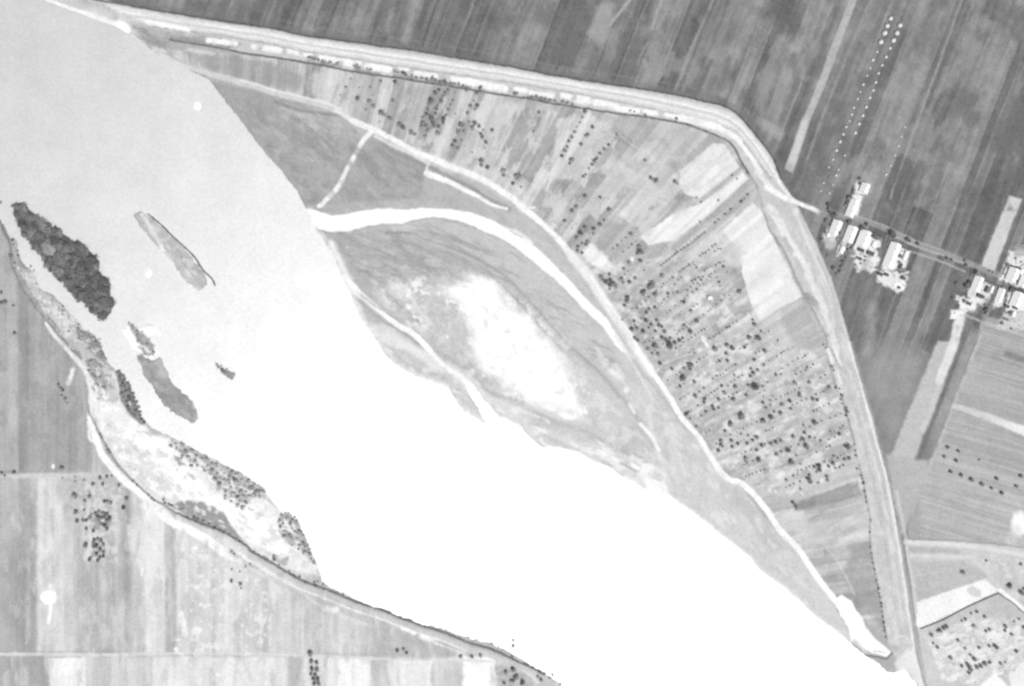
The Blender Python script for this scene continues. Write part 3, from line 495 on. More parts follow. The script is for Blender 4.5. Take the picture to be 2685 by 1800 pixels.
# ---------------------------------------------------------------- patchiness with a place of its own
MDW = [(548,216),(700,250),(888,300),(984,352),(1120,430),(1100,520),(800,540),(740,445),(640,330)]
speckle(MDW, 148, .06, 4, 20, .55, 10, 3, .7, 21); speckle(MDW, 186, .2, 4, 14, .5, 10, 3, .7, 25)
MD2 = [(850,605),(1014,592),(1140,578),(1300,620),(1500,780),(1640,960),(1560,960),(1400,800),(1250,700),(1150,735),(1000,760),(930,700)]
speckle(MD2, 158, .04, 4, 11, .5, 8, 7, .42, 22); speckle(MD2, 206, .2, 4, 10, .5, 8, 6, .42, 26)
for k, (a, b, c_) in enumerate((((900,640),(980,652),(1060,690)),((930,668),(1010,676),(1080,712)),((1000,632),(1080,640),(1180,690)),((1100,610),(1180,640),(1280,690)),((960,700),(1020,706),(1070,735)),((1060,600),(1150,615),(1250,650)),((1250,690),(1340,770),(1420,850)),((1330,760),(1420,860),(1500,950)),((930,760),(980,800),(1060,850)),((1000,770),(1060,810),(1120,870)))):
    stroke([a, b, c_], 5, 154, 3, op=.6, rough=2, fade=.2)
ORC = [(1545,705),(1700,660),(1860,690),(1945,760),(2000,850),(2150,930),(2205,1040),(2240,1160),(2245,1215),(2100,1310),(1980,1290),(1900,1225),(1835,1135),(1740,1010),(1650,860)]
speckle(ORC, 230, .06, 3, 17, .75, 10, 1.6, -.5); speckle(ORC, 160, .2, 4, 24, .6, 12, 1.8, -.5, 3); speckle(ORC, 240, .3, 4, 11, .6, 8, 1.2, -.5, 5)
d, win = sdf_poly(INS, 3); x, y = X[win], Y[win]; fx, fy = x - 634, 1728 - y
pv_, eg_, fr_ = parcels(np.arctan2(fx, fy) * 1500, np.hypot(fx, fy), 5, 16, 90, 300, 14); TONE[win] += np.clip(d / 3, 0, 1) * (CLS[win] == 0) * 9 * pv_
speckle([(1080,225),(1300,250),(1540,300),(1640,360),(1560,560),(1500,650),(1380,540),(1180,430),(1000,340)], 218, .12, 4, 20, .7, 15, 2.5, 1.95, 1)
speckle([(1540,420),(1780,400),(1880,520),(1700,640),(1560,560)], 214, .05, 4, 30, .7, 20, 1.5, -.6, 2)
speckle([(1560,320),(1860,380),(1800,460),(1600,430)], 168, .15, 4, 26, .5, 14, 1.5, .3, 2)
FRG = [(960,720),(1120,700),(1260,700),(1400,790),(1500,900),(1600,1060),(1640,1150),(1480,1120),(1330,1060),(1230,1000),(1120,900),(1010,830)]
speckle(FRG, 252, .16, 4, 20, .9, 40, 1.5, .8, 4); speckle(FRG, 236, .05, 3, 12, .5, 40, 1.3, .8, 6)
speckle([(1180,790),(1500,790),(1560,1070),(1300,1040)], 222, .32, 6, 13, .5, 20, 1, 0, 8)
speckle([(1300,1040),(1520,1130),(1740,1220),(1760,1310),(1560,1225),(1400,1165),(1290,1100)], 242, .1, 4, 14, .8, 8, 2.6, .45, 5); speckle([(1100,1000),(1300,1050),(1740,1220),(1750,1290),(1450,1170),(1250,1080)], 190, .2, 4, 15, .6, 8, 3, .45, 9)
speckle([(1480,950),(1620,1060),(1740,1200),(1600,1190),(1500,1100)], 224, .1, 4, 18, .7, 12, 1.4, .8, 7)
speckle([(1550,850),(1660,930),(1800,1120),(1950,1290),(2100,1500),(2200,1660),(2000,1500),(1780,1310),(1680,1100),(1560,940)], 226, .12, 4, 15, .7, 10, 2.4, .95, 3)
speckle([(980,880),(1160,960),(1250,1070),(1130,1000),(1020,950)], 236, .12, 4, 14, .8, 8, 2, .7, 3)
speckle([(850,610),(1300,700),(1180,800),(960,740)], 204, .2, 4, 18, .6, 15, 3, .15, 2); speckle([(560,240),(900,320),(1100,430),(1050,540),(800,530),(640,320)], 190, .18, 4, 20, .6, 14, 2, .6, 2); speckle([(560,240),(900,320),(1100,430),(1050,540),(800,530),(640,320)], 150, .2, 4, 34, .5, 20, 1.5, .6, 12)
FLT = [(262,1010),(372,1114),(456,1146),(570,1206),(705,1290),(801,1400),(835,1500),(740,1480),(590,1390),(465,1340),(351,1255),(264,1140)]
speckle(FLT, 252, .02, 4, 13, .8, 6, 1.6, .65, 2); speckle(FLT, 202, .2, 4, 15, .6, 6, 1.6, .6, 4); speckle(FLT, 182, .36, 5, 9, .6, 6, 1, .5, 7)
speckle([(30,690),(100,715),(170,800),(222,862),(290,950),(300,1020),(250,1060),(225,975),(140,862),(60,760)], 232, .08, 5, 11, .7, 5, 1.5, .8, 5); speckle([(30,690),(100,715),(170,800),(222,862),(290,950),(300,1020),(250,1060),(225,975),(140,862),(60,760)], 150, .16, 5, 8, .75, 5, 1.3, .8, 8)
SWF = [(0,1240),(330,1260),(460,1370),(840,1540),(1200,1690),(1400,1800),(0,1860)]
speckle(SWF, 228, .12, 3.5, 60, .4, 14, .3, 0, 3); speckle(SWF, 180, .15, 3.5, 70, .4, 14, .25, 0, 6); speckle([(460,1400),(720,1520),(720,1860),(440,1860)], 240, .2, 5, 13, .7, 14, 1, 0, 9); speckle([(200,1260),(330,1270),(310,1480),(215,1480)], 226, .05, 5, 9, .7, 8, 1, 0, 3)
speckle([(-60,640),(60,720),(220,960),(240,1100),(-60,1240)], 186, .15, 4, 60, .4, 20, .4, 0, 3); speckle([(-60,640),(60,720),(220,960),(240,1100),(-60,1240)], 148, .15, 4, 40, .4, 20, .5, 0, 8)
GDN = [(2430,1680),(2540,1625),(2700,1620),(2790,1700),(2680,1770),(2560,1800),(2470,1790)]
speckle(GDN, 240, .04, 5, 13, .85, 8, 1.8, -.4, 2); speckle(GDN, 184, .2, 5, 11, .7, 8, 1.5, -.4, 5); speckle([(2540,1440),(2790,1480),(2790,1600),(2620,1550)], 224, .1, 5, 11, .7, 8, 1, 0, 5)
speckle(I1, 142, .1, 5, 11, .7, 6, 1.3, .8, 5); speckle(I2, 224, .15, 5, 12, .8, 3, 1.6, .9, 2); speckle(I3, 192, .12, 4, 14, .6, 4, 1.6, .9, 2); speckle(I3, 142, .08, 4, 10, .6, 3, 2.2, .95, 12); speckle(I3b, 140, .1, 4, 9, .6, 3, 2, .9, 4); speckle(I2, 168, .15, 4, 9, .6, 3, 2.2, .9, 12)
YRD = T(C4, R2, [(560,480),(1340,600),(1330,1080),(1000,1000),(560,700)]); 
for yd in (YRD, T(C4, R2, [(1740,920),(2400,700),(2400,1420),(2060,1390),(1700,1250)])):
    d, win = sdf_poly(yd, 6); x, y = X[win], Y[win]; n = fbm(x / 6 + 5, y / 6, 3); al = np.clip((n - .22) * 6, 0, 1) * np.clip(d / 6, 0, 1) * (CLS[win] == 6) * .75; put(win, al, 172)
speckle(levee_n[1:16] + ditch[::-1], 214, .2, 4, 14, .5, 5, 3.5, .16, 3); speckle([(2084,549),(2141,636),(2255,999),(2345,1370),(2400,1700),(2330,1690),(2270,1320),(2200,1050),(2110,760)], 224, .1, 4, 12, .6, 5, 3, 1.25, 4); speckle([(2084,549),(2141,636),(2255,999),(2345,1370),(2400,1700),(2330,1690),(2270,1320),(2200,1050),(2110,760)], 188, .16, 4, 12, .5, 5, 3, 1.25, 7)
speckle([(1500,-60),(2800,-60),(2800,500),(2400,600),(2080,440),(1950,300),(1600,200)], 164, .16, 3.5, 46, .55, 30, 1.7, 1.94, 3); speckle([(400,-60),(2800,-60),(2800,560),(2300,560),(2060,440),(1950,280),(1600,200),(700,60)], 108, .2, 3.5, 58, .6, 12, 1.7, 1.94, 9)

poly([(2240,-40),(2262,-40),(2188,160),(2112,352),(2080,453),(2057,441),(2100,330),(2166,160)], 190, 2.4, 1, op=.85, mott=12); stroke([(2116,300),(2070,444)], 20, 216, 3, op=.7, fade=.15); stroke([(2300,-40),(2195,212),(2114,420)], 5, 164, 2.4, op=.8)
# overall grain and patchiness of the soil and grass
TONE += 8 * fbm(X / 5, Y / 5, 3) + 6 * fbm(X / 24 + 40, Y / 24, 4) + rng.normal(0, 4.5, TONE.shape).astype(np.float32)
lin = np.clip(TONE, 20, 262) / 255.0
lin = np.where(lin <= .04045, lin / 12.92, ((lin + .055) / 1.055) ** 2.4)
ALB = np.clip(lin / K, 0.01, 0.8).astype(np.float32)

# ---------------------------------------------------------------- relief
Z = np.zeros((NY, NX), np.float32)
WLEV = -1.0
sh = np.clip((LAND + 2) / 14, 0, 1); Z = -1.6 + 1.6 * sh * sh * (3 - 2 * sh) + .12 * fbm(X / 30, Y / 30, 3)
def ridge(pts, half, h):
    q = catmull(pts, 4); win = window(q, half + 6); x, y = X[win], Y[win]; best = np.full(x.shape, 1e6, np.float32)
    for i in range(len(q) - 1): best = np.minimum(best, seg_d(x, y, q[i], q[i + 1])[0])
    t = np.clip((half - best) / (half * .75), 0, 1); Z[win] += h * t * t * (3 - 2 * t) * (LAND[win] > 2)
mid = [((a[0] + b[0]) / 2, (a[1] + b[1]) / 2) for a, b in (((249,0),(230,8)),((441,33),(430,72)),((700,73),(700,112)),((990,120),(985,165)),((1360,180),(1355,219)),((1650,229),(1650,273)),((1905,282),(1880,325)),((1950,318),(1940,365)),((2048,470),(2010,470)),((2090,540),(2070,545)))]
ridge(mid, 26, 2.2); ridge([(2080,530),(2110,640),(2160,768),(2205,900),(2245,1038),(2295,1206),(2330,1370),(2352,1516),(2385,1705),(2430,1860)], 24, 1.8)
ridge(tr(-5,14,SDITCH[8:26]), 14, 1.2)

def srgb_attr_material():
    m = bpy.data.materials.new("soil_and_grass"); m.use_nodes = True; t = m.node_tree; b = t.nodes['Principled BSDF']
    at = t.nodes.new('ShaderNodeAttribute'); at.attribute_name = 'albedo'
    tc = t.nodes.new('ShaderNodeNewGeometry')
    n1 = t.nodes.new('ShaderNodeTexNoise'); n1.inputs['Scale'].default_value = .55; n1.inputs['Detail'].default_value = 6; n1.inputs['Roughness'].default_value = .65
    mp = t.nodes.new('ShaderNodeMapRange'); mp.inputs[1].default_value = .3; mp.inputs[2].default_value = .7; mp.inputs[3].default_value = .86; mp.inputs[4].default_value = 1.14
    mu = t.nodes.new('ShaderNodeMath'); mu.operation = 'MULTIPLY'
    t.links.new(tc.outputs['Position'], n1.inputs['Vector']); t.links.new(n1.outputs[0], mp.inputs[0])
    t.links.new(at.outputs['Fac'], mu.inputs[0]); t.links.new(mp.outputs[0], mu.inputs[1]); t.links.new(mu.outputs[0], b.inputs['Base Color'])
    b.inputs['Roughness'].default_value = .95; b.inputs['Specular IOR Level'].default_value = .1
    return m
SOIL = srgb_attr_material()
COL = sc.collection
def tag(o, label=None, cat=None, group=None, kind=None):
    if label: o['label'] = label
    if cat: o['category'] = cat
    if group: o['group'] = group
    if kind: o['kind'] = kind
    return o
fl = LAND[:-1, :-1]; keep = (np.maximum(np.maximum(fl, LAND[1:, :-1]), np.maximum(LAND[:-1, 1:], LAND[1:, 1:])) > -2.5)
idx = np.arange(NY * NX).reshape(NY, NX)
quads = np.stack([idx[:-1, :-1], idx[1:, :-1], idx[1:, 1:], idx[:-1, 1:]], -1)
wx = (X0 - W0 / 2) * S; wy = (H0 / 2 - Y0) * S
LAB = ['grey meadow and orchard ground inside the levee and on the south bank', 'dark striped fields beyond the levee and ditch', 'pale grassed levee bending round the orchards', 'pale dirt road',
  'bright bare sand along the river', 'low islands in the river channel', 'pale trodden farmyards round the village houses', 'narrow pale track along the river meadow']
for c, nm in enumerate(CN):
    q = quads[keep & (CLS[:-1, :-1] == c)]
    if len(q) == 0: continue
    u, inv = np.unique(q, return_inverse=True); inv = inv.reshape(-1)
    me = bpy.data.meshes.new(nm); me.vertices.add(len(u)); me.loops.add(len(inv)); me.polygons.add(len(q))
    co = np.stack([wx.ravel()[u], wy.ravel()[u], Z.ravel()[u]], -1).astype(np.float32)
    me.vertices.foreach_set('co', co.ravel()); me.loops.foreach_set('vertex_index', inv.astype(np.int32))
    me.polygons.foreach_set('loop_start', np.arange(0, len(inv), 4, dtype=np.int32))
    try: me.polygons.foreach_set('loop_total', np.full(len(q), 4, np.int32))
    except Exception: pass
    me.update(calc_edges=True)
    a = me.attributes.new('albedo', 'FLOAT', 'POINT'); a.data.foreach_set('value', ALB.ravel()[u])
    me.polygons.foreach_set('use_smooth', np.ones(len(q), bool))
    me.materials.append(SOIL)
    o = bpy.data.objects.new(nm, me); COL.objects.link(o); tag(o, LAB[c], kind='structure')

def flat(name, pts, z, mat, label):
    me = bpy.data.meshes.new(name); v = [Vector((*P(*p), z)) for p in pts]
    tris = tessellate_polygon([v]); me.from_pydata([tuple(a) for a in v], [], [tuple(t) for t in tris]); me.update()
    import bmesh
    bm = bmesh.new(); bm.from_mesh(me)
    for f in bm.faces:
        if f.normal.z < 0 : f.normal_flip()
    bm.to_mesh(me); bm.free()
    me.materials.append(mat); o = bpy.data.objects.new(name, me); COL.objects.link(o); tag(o, label, kind='structure'); return o
def noisemat(name, lo, hi, scale, rough=.95, spec=.1, detail=5, aniso=(1,1,1)):
    m = bpy.data.materials.new(name); m.use_nodes = True; t = m.node_tree; b = t.nodes['Principled BSDF']
    g = t.nodes.new('ShaderNodeNewGeometry'); mpn = t.nodes.new('ShaderNodeMapping'); mpn.inputs['Scale'].default_value = aniso
    n = t.nodes.new('ShaderNodeTexNoise'); n.inputs['Scale'].default_value = scale; n.inputs['Detail'].default_value = detail
    r = t.nodes.new('ShaderNodeMapRange'); r.inputs[1].default_value = .3; r.inputs[2].default_value = .7; r.inputs[3].default_value = lo; r.inputs[4].default_value = hi
    t.links.new(g.outputs['Position'], mpn.inputs[0]); t.links.new(mpn.outputs[0], n.inputs['Vector']); t.links.new(n.outputs[0], r.inputs[0]); t.links.new(r.outputs[0], b.inputs['Base Color'])
    b.inputs['Roughness'].default_value = rough; b.inputs['Specular IOR Level'].default_value = spec
    return m
FARM = noisemat('outlying_fields', .09, .16, .012)
flat('outlying_land', [(-14000,-5200),(-3000,-1200),(20,-85),(2600,-85),(2766,0),(2766,1800),(2560,1890),(3600,3000),(14000,9000),(14000,-14000),(-14000,-14000)], -.5, FARM, 'wide fields beyond the levee, north and east')
flat('outlying_land', [(-14000,-3500),(-3000,-300),(-85,520),(-85,1860),(1500,1885),(2500,3000),(12000,9500),(12000,14000),(-14000,14000)], -.5, FARM, 'wide fields south of the river')

# river: pale silty water, broad sun glitter from its gloss
m = bpy.data.materials.new('silty_water'); m.use_nodes = True; t = m.node_tree; b = t.nodes['Principled BSDF']
g = t.nodes.new('ShaderNodeNewGeometry'); n = t.nodes.new('ShaderNodeTexNoise'); n.inputs['Scale'].default_value = .02; n.inputs['Detail'].default_value = 8; n.inputs['Roughness'].default_value = .6
r = t.nodes.new('ShaderNodeMapRange'); r.inputs[1].default_value = .3; r.inputs[2].default_value = .7; r.inputs[3].default_value = .478; r.inputs[4].default_value = .528
n2 = t.nodes.new('ShaderNodeTexNoise'); n2.inputs['Scale'].default_value = .35; n2.inputs['Detail'].default_value = 4
bp = t.nodes.new('ShaderNodeBump'); bp.inputs['Strength'].default_value = .12; bp.inputs['Distance'].default_value = .3
t.links.new(g.outputs['Position'], n.inputs['Vector']); t.links.new(g.outputs['Position'], n2.inputs['Vector']); t.links.new(n.outputs[0], r.inputs[0])
n3 = t.nodes.new('ShaderNodeTexNoise'); n3.inputs['Scale'].default_value = .28; n3.inputs['Detail'].default_value = 6; n3.inputs['Roughness'].default_value = .75
r3 = t.nodes.new('ShaderNodeMapRange'); r3.inputs[1].default_value = .3; r3.inputs[2].default_value = .7; r3.inputs[3].default_value = .9; r3.inputs[4].default_value = 1.1; m3 = t.nodes.new('ShaderNodeMath'); m3.operation = 'MULTIPLY'
t.links.new(g.outputs['Position'], n3.inputs['Vector']); t.links.new(n3.outputs[0], r3.inputs[0]); t.links.new(r.outputs[0], m3.inputs[0]); t.links.new(r3.outputs[0], m3.inputs[1]); t.links.new(m3.outputs[0], b.inputs['Base Color'])
t.links.new(n2.outputs[0], bp.inputs['Height']); t.links.new(bp.outputs[0], b.inputs['Normal'])
b.inputs['Roughness'].default_value = .62; b.inputs['Metallic'].default_value = .85; b.inputs['IOR'].default_value = 1.5
me = bpy.data.meshes.new('river_water'); L = 9000
me.from_pydata([(-L,-L,WLEV),(L,-L,WLEV),(L,L,WLEV),(-L,L,WLEV)], [], [(0,1,2,3)]); me.materials.append(m)
o = bpy.data.objects.new('river_water', me); COL.objects.link(o); tag(o, 'wide pale river with bright sun glare', kind='structure')

#@@OBJECTS@@
# ================================================================ OBJECTS
import bmesh
R = random.Random(11)
def leafmat(name, lo, hi):
    m = noisemat(name, lo, hi, .35); t = m.node_tree; b = t.nodes['Principled BSDF']; src = b.inputs['Base Color'].links[0].from_socket
    oi = t.nodes.new('ShaderNodeObjectInfo'); mr = t.nodes.new('ShaderNodeMapRange'); mr.inputs[3].default_value = .6; mr.inputs[4].default_value = 1.55
    mu = t.nodes.new('ShaderNodeMath'); mu.operation = 'MULTIPLY'; t.links.new(oi.outputs['Random'], mr.inputs[0]); t.links.new(src, mu.inputs[0]); t.links.new(mr.outputs[0], mu.inputs[1]); t.links.new(mu.outputs[0], b.inputs['Base Color']); return m
LEAFM = leafmat('leaves', .12, .21); LEAFD = leafmat('willow_leaves', .075, .135); LEAFL = leafmat('light_leaves', .17, .28); LEAFP = leafmat('scrub_leaves', .24, .36)
BARK = noisemat('bark', .08, .14, 3)
def link(name, me, parent=None, loc=None):
    o = bpy.data.objects.new(name, me); COL.objects.link(o)
    if parent: o.parent = parent
    if loc: o.location = loc
    return o
def mesh(name, vs, fs, mat, smooth=False):
    me = bpy.data.meshes.new(name); me.from_pydata(vs, [], fs); me.update()
    if smooth: me.polygons.foreach_set('use_smooth', [True] * len(me.polygons))
    me.materials.append(mat); return me
def crown_mesh(seed, n, flat_, mat, bush=False, gappy=.0):
    """a unit crown (radius 1): boughs of small leaf sprays with gaps between them"""
    r = random.Random(seed); vs, fs = [], []
    nb = 9 if not bush else 7; boughs = []
    for k in range(nb):
        a = 2 * math.pi * (k + r.uniform(-.3, .3)) / nb; q = r.uniform(.3, .62) if k % 3 else r.uniform(0, .2)
        boughs.append((q * math.cos(a), q * math.sin(a), r.uniform(.25, 1.0) * flat_, r.uniform(.26, .46)))
    for i in range(n):
        bx, by, bz, br = boughs[i % nb]
        d = Vector((r.gauss(0, 1), r.gauss(0, 1), r.gauss(0, 1))).normalized(); q = br * (r.random() ** .8) * 1.75
        c = Vector((bx, by, bz)) + d * q; c.z = max(c.z, .04)
        s = r.uniform(.07, .15); nrm = (d + Vector((r.uniform(-.6, .6), r.uniform(-.6, .6), r.uniform(0, .8)))).normalized()
        t = nrm.cross(Vector((0, 0, 1))); t = t.normalized() if t.length > .01 else Vector((1, 0, 0)); b2 = nrm.cross(t)
        k0 = len(vs)
        for j in range(5):
            a = j * 2 * math.pi / 5 + r.random(); rr = s * r.uniform(.7, 1.3); vs.append(tuple(c + t * rr * math.cos(a) + b2 * rr * math.sin(a)))
        fs.append(tuple(range(k0, k0 + 5)))
    return mesh('crown', vs, fs, mat)
def limb(vs, fs, p0, p1, r0, r1, n=6):
    p0, p1 = Vector(p0), Vector(p1); ax = (p1 - p0).normalized(); t = ax.cross(Vector((0, 1, .1))).normalized(); b = ax.cross(t); k = len(vs)
    for p, rr in ((p0, r0), (p1, r1)):
        for j in range(n): a = 2 * math.pi * j / n; vs.append(tuple(p + t * rr * math.cos(a) + b * rr * math.sin(a)))
    for j in range(n): fs.append((k + j, k + (j + 1) % n, k + n + (j + 1) % n, k + n + j))
def trunk_mesh(seed, h):
    r = random.Random(seed); vs, fs = [], []
    limb(vs, fs, (0, 0, -.1), (.03, .02, h), .09, .06)
    for k in range(5):
        a = 2 * math.pi * k / 5 + r.random(); limb(vs, fs, (.03, .02, h * r.uniform(.75, 1)), (.5 * math.cos(a), .5 * math.sin(a), h + r.uniform(.35, .7)), .045, .015, 5)
    return mesh('trunk', vs, fs, BARK)
def kinds(n, flat_, mat, h, base, bush=False, cnt=260):
    return [(crown_mesh(base + k, cnt, flat_, mat, bush), trunk_mesh(base + k, h), h) for k in range(n)]
KF = kinds(5, .9, LEAFM, .55, 100); KW = kinds(6, .8, LEAFD, .5, 200, cnt=460); KL = kinds(4, .8, LEAFL, .4, 500, cnt=220); KB = kinds(4, .7, LEAFM, .12, 300, True, 200); KS = kinds(4, .7, LEAFP, .12, 400, True, 200)
def ground_z(x, y):
    i = int(min(max((x - MX0) / STEP, 0), NX - 1)); j = int(min(max((y - MY0) / STEP, 0), NY - 1)); return float(Z[j, i])
def plant(name, x, y, r, kind, label, cat, group, part='crown', stem='trunk'):
    cm, tm, h = kind[R.randrange(len(kind))]
    e = bpy.data.objects.new(name, None); COL.objects.link(e); e.empty_display_size = .5
    px, py = P(x, y); e.location = (px, py, ground_z(x, y)); e.rotation_euler = (0, 0, R.uniform(0, 6.28)); s = r * S
    e.scale = (s * R.uniform(.9, 1.12), s * R.uniform(.9, 1.12), s * R.uniform(.9, 1.2) * (.5 if kind is KW else .9))
    tag(e, label, cat, group); c = link(part, cm, e, (0, 0, h)); link(stem, tm, e); return e
ORD = ['first','second','third','fourth','fifth','sixth','seventh','eighth','ninth','tenth','eleventh','twelfth','thirteenth','fourteenth','fifteenth','sixteenth','seventeenth','eighteenth','nineteenth','twentieth']
def oword(i): return ORD[i] if i < len(ORD) else '%dth' % (i + 1)
def size(r): return 'tiny' if r < 2.8 else 'small' if r < 3.8 else 'middling' if r < 5 else 'large' if r < 6.5 else 'very large'
def cluster(items, name, kind, what, place, cat, group, part='crown', stem='trunk', grow=1.42, per=11, tint='dark'):
    """items: (x, y, r) on the map. Labels count from the north in bands, from the west within a band."""
    items = sorted(items, key=lambda p: p[1]); n = len(items); nb = max(1, round(n / per)); k = 0
    for b in range(nb):
        seg = sorted(items[b * n // nb:(b + 1) * n // nb], key=lambda p: p[0])
        for i, (x, y, r) in enumerate(seg):
            row = '' if nb == 1 else (', %s band' % oword(b))
            lab = '%s %s %s, %s from west%s, %s' % (size(r), tint, what, oword(i), row, place)
            plant(name, x, y, r * grow, (KL if kind is KF and r < 3.4 else kind), lab, cat, group, part, stem)
def L(ox, oy, s):
    o = []
    for t in s.split(): a = [float(v) for v in t.split(',')]; o.append((ox + a[0] / 3.336, oy + a[1] / 3.336, a[2] / 3.336))
    return o
A1 = L(C2, 0, "868,695,9 825,765,10 775,838,8 940,770,8 1038,765,8 1133,718,12 1257,720,18 1065,838,10 930,868,18 1033,888,16 1070,935,18 1000,960,8 1237,885,14 1138,990,22 1165,1015,14 1212,1042,18 1120,1070,10 1300,1100,20 1325,1120,20 1400,1165,18 1430,1180,12")
cluster(A1, 'fruit_tree', KF, 'fruit tree', 'pale plot below the levee bushes', 'tree', 'fruit trees scattered on the plots')
A2 = L(C2, 0, "1610,820,16 1640,790,12 1575,890,24 1560,920,14 1545,960,12 1530,1000,12 1505,1040,16 1500,1080,16 1490,1110,14 1530,1110,16 1580,1050,22 1590,1080,16 1560,1020,12 1620,960,14 1630,930,12 1660,890,16 1680,850,14 1700,820,14 1720,790,12 1610,1000,12 1600,1110,14 1640,1115,16 1635,1175,20 1545,1150,16 1520,1200,14 1680,1045,20 1675,1075,14 1700,1010,10 1720,960,10 1740,920,10 1760,880,10 1790,820,10")
cluster(A2, 'fruit_tree', KF, 'fruit tree', 'dense double row near the levee', 'tree', 'fruit trees in the dense northern rows')
A3 = L(C2, 0, "1970,818,14 2020,805,12 1945,885,10 1915,933,14 1975,930,14 1890,993,14 1955,960,10 1785,1000,8 1900,1070,10 1835,1100,22 1810,1160,20 1860,1155,12 1955,1085,18 1935,1120,18 1990,1110,14 2025,1140,10 2005,1175,12 2020,1205,14 2053,1252,16 2105,1143,14 1780,1240,16 1760,1280,16 1805,1300,12 1835,1230,8 2010,1410,20 2010,1450,14 2065,1470,16 2040,1300,8 1930,1335,8 2205,1500,18 2205,1540,12") + L(C3, R2, "135,55,28 85,108,14 155,140,10") 
cluster(A3, 'fruit_tree', KF, 'fruit tree', 'loose rows east of dense row', 'tree', 'fruit trees in loose northern rows')
HB = L(C2, 0, "500,505,12 530,515,14 560,520,14 585,528,10 620,535,10 640,545,14 690,550,14 720,580,12 750,560,14 905,585,14 925,575,12 940,600,12 1010,605,10 1040,610,12 1255,630,14 1280,640,12 1325,640,16 1345,655,12 1400,665,10 1440,680,10 1490,685,12 1530,695,12 1580,690,14 1610,705,12 1650,720,14 1685,715,14 1700,735,12 1740,740,14 1775,735,12 1815,740,14 1850,755,12 1880,790,12 2000,770,14 2300,820,16") + \
     L(C3, 0, "110,820,14 180,850,8 215,855,10 250,855,14 290,850,14 330,860,12 370,870,12 410,880,12 450,885,10 520,890,10 560,900,10 600,915,8 1110,970,8 1145,980,7 1240,1005,10 1515,1040,10")
cluster(HB, 'ditch_bush', KB, 'bush', 'ditch under the northern levee', 'bush', 'bushes along the northern levee ditch', 'foliage', 'stems', 1.6, 50)
A4 = L(C3, 0, "713,980,16 690,1030,10 670,1075,8 645,1115,8 625,1160,12 600,1205,12 575,1240,12 560,1290,12 540,1325,16 513,1370,14 313,990,12 263,1150,8 780,1115,14 740,1185,14 720,1192,12 682,1268,14 600,1405,18 583,1435,12 995,1180,12 920,1270,12 885,1310,14 850,1350,14 820,1390,14 800,1415,16 780,1445,14 750,1480,10 1240,1410,12 1290,1550,10") + L(C3, R2, "700,50,12 720,30,10")
cluster(A4, 'fruit_tree', KF, 'fruit tree', 'thin rows beside the pale strips', 'tree', 'fruit trees in thin rows on the pale plots')
A5 = L(C3, R2, "1288,60,14 1335,82,18 1310,72,12 1500,92,16 1525,110,10 718,222,18 847,230,12 640,312,14 603,352,16 537,437,14 925,335,16 880,428,10 845,465,14 790,505,16 718,495,16 677,542,18 790,548,12 640,580,12 740,620,16 725,640,12 690,635,12 655,665,16 650,700,14 690,715,12 640,460,6 600,500,6 1115,550,14 1073,580,8 1035,610,8 998,650,10 960,680,8 1125,643,10 1165,610,8 1095,670,8 1050,705,8 1190,660,16 1195,700,22 1170,720,12 1215,715,12 1200,785,14 1100,800,14 1055,855,14")
cluster(A5, 'fruit_tree', KF, 'fruit tree', 'middle plots by the river track', 'tree', 'fruit trees on the middle plots')
A6 = L(C3, R2, "855,925,16 870,950,12 930,905,14 900,970,18 940,960,18 955,990,20 985,1005,16 930,1000,14 1035,940,14 1050,975,12 1103,972,16 1153,937,14 1388,915,16 1480,930,10 1300,1000,26 1275,1020,14 1222,1068,20 1230,1045,12 1330,1080,20 1440,1072,14 1085,1110,18 1080,1140,16 1060,1175,12 1275,1205,12 1255,1240,14 1328,1193,14 1045,1300,10 1145,1310,12 1250,1308,16 1293,1340,12 1343,1308,14 1365,1350,18 1385,1360,12 1125,1385,18 1170,1375,14 1223,1400,16 1330,1400,12 1410,1405,14 1580,1350,12 1690,1310,18 1640,1222,12 1635,1405,18 1580,1145,16 1525,1060,12 1150,1460,14 1175,1480,14 1390,1460,16 1420,1470,12 1460,1460,12 1325,1525,22 1450,1515,26 1460,1545,16 1500,1500,14 1540,1480,16 1570,1460,12 1265,1555,12 2065,1055,18 2195,1340,16 2180,1300,10 2150,1455,18 2225,1455,18 2240,1470,12 1850,1550,20 1955,1520,14 2000,1545,16 2110,1540,12 2255,1400,10")
cluster(A6, 'orchard_tree', KF, 'orchard tree', 'upper half of the big orchard', 'tree', 'trees of the big orchard')
YT = L(C3, R2, "1720,740,8 1745,720,8 1770,715,8 1795,690,8 1830,660,10 1855,640,8 1880,680,8 1850,700,8 1900,680,8 1545,880,8 1570,860,10 1590,850,8 1610,835,8 1630,820,10 1660,800,8 1690,840,8 1670,820,8 1650,960,10 1680,950,10 1710,930,10 1730,950,10 1745,925,8 1700,980,8 1665,985,8 1860,820,8 1885,805,8 1925,835,12 1900,800,8 1820,900,8 1760,870,8 1780,850,8 1885,970,10 1560,930,8 1530,950,8 1500,990,8 1850,880,8 1800,915,8 1870,930,7 1930,790,7 1960,880,7 1640,1010,7 1610,1040,8 1650,1060,7")
cluster(YT, 'young_tree', KF, 'young tree', 'planted rows below the pale field', 'tree', 'young trees planted in rows', per=9, tint='grey')
HD = L(C3, R2, "1720,440,12 1850,450,14 1880,420,10 1940,375,14 1990,335,14 2080,262,16 2110,240,10 2140,205,14 1880,252,12 1690,230,10 1730,270,12 2045,65,10 2000,35,10 2135,10,14 1760,530,8 1700,570,8 1670,590,7 1640,610,7 1610,640,7 1580,665,9 1550,685,9 1520,705,11 1500,722,10 1475,745,9 1450,765,9 1425,785,9 1400,805,9 1380,825,10")
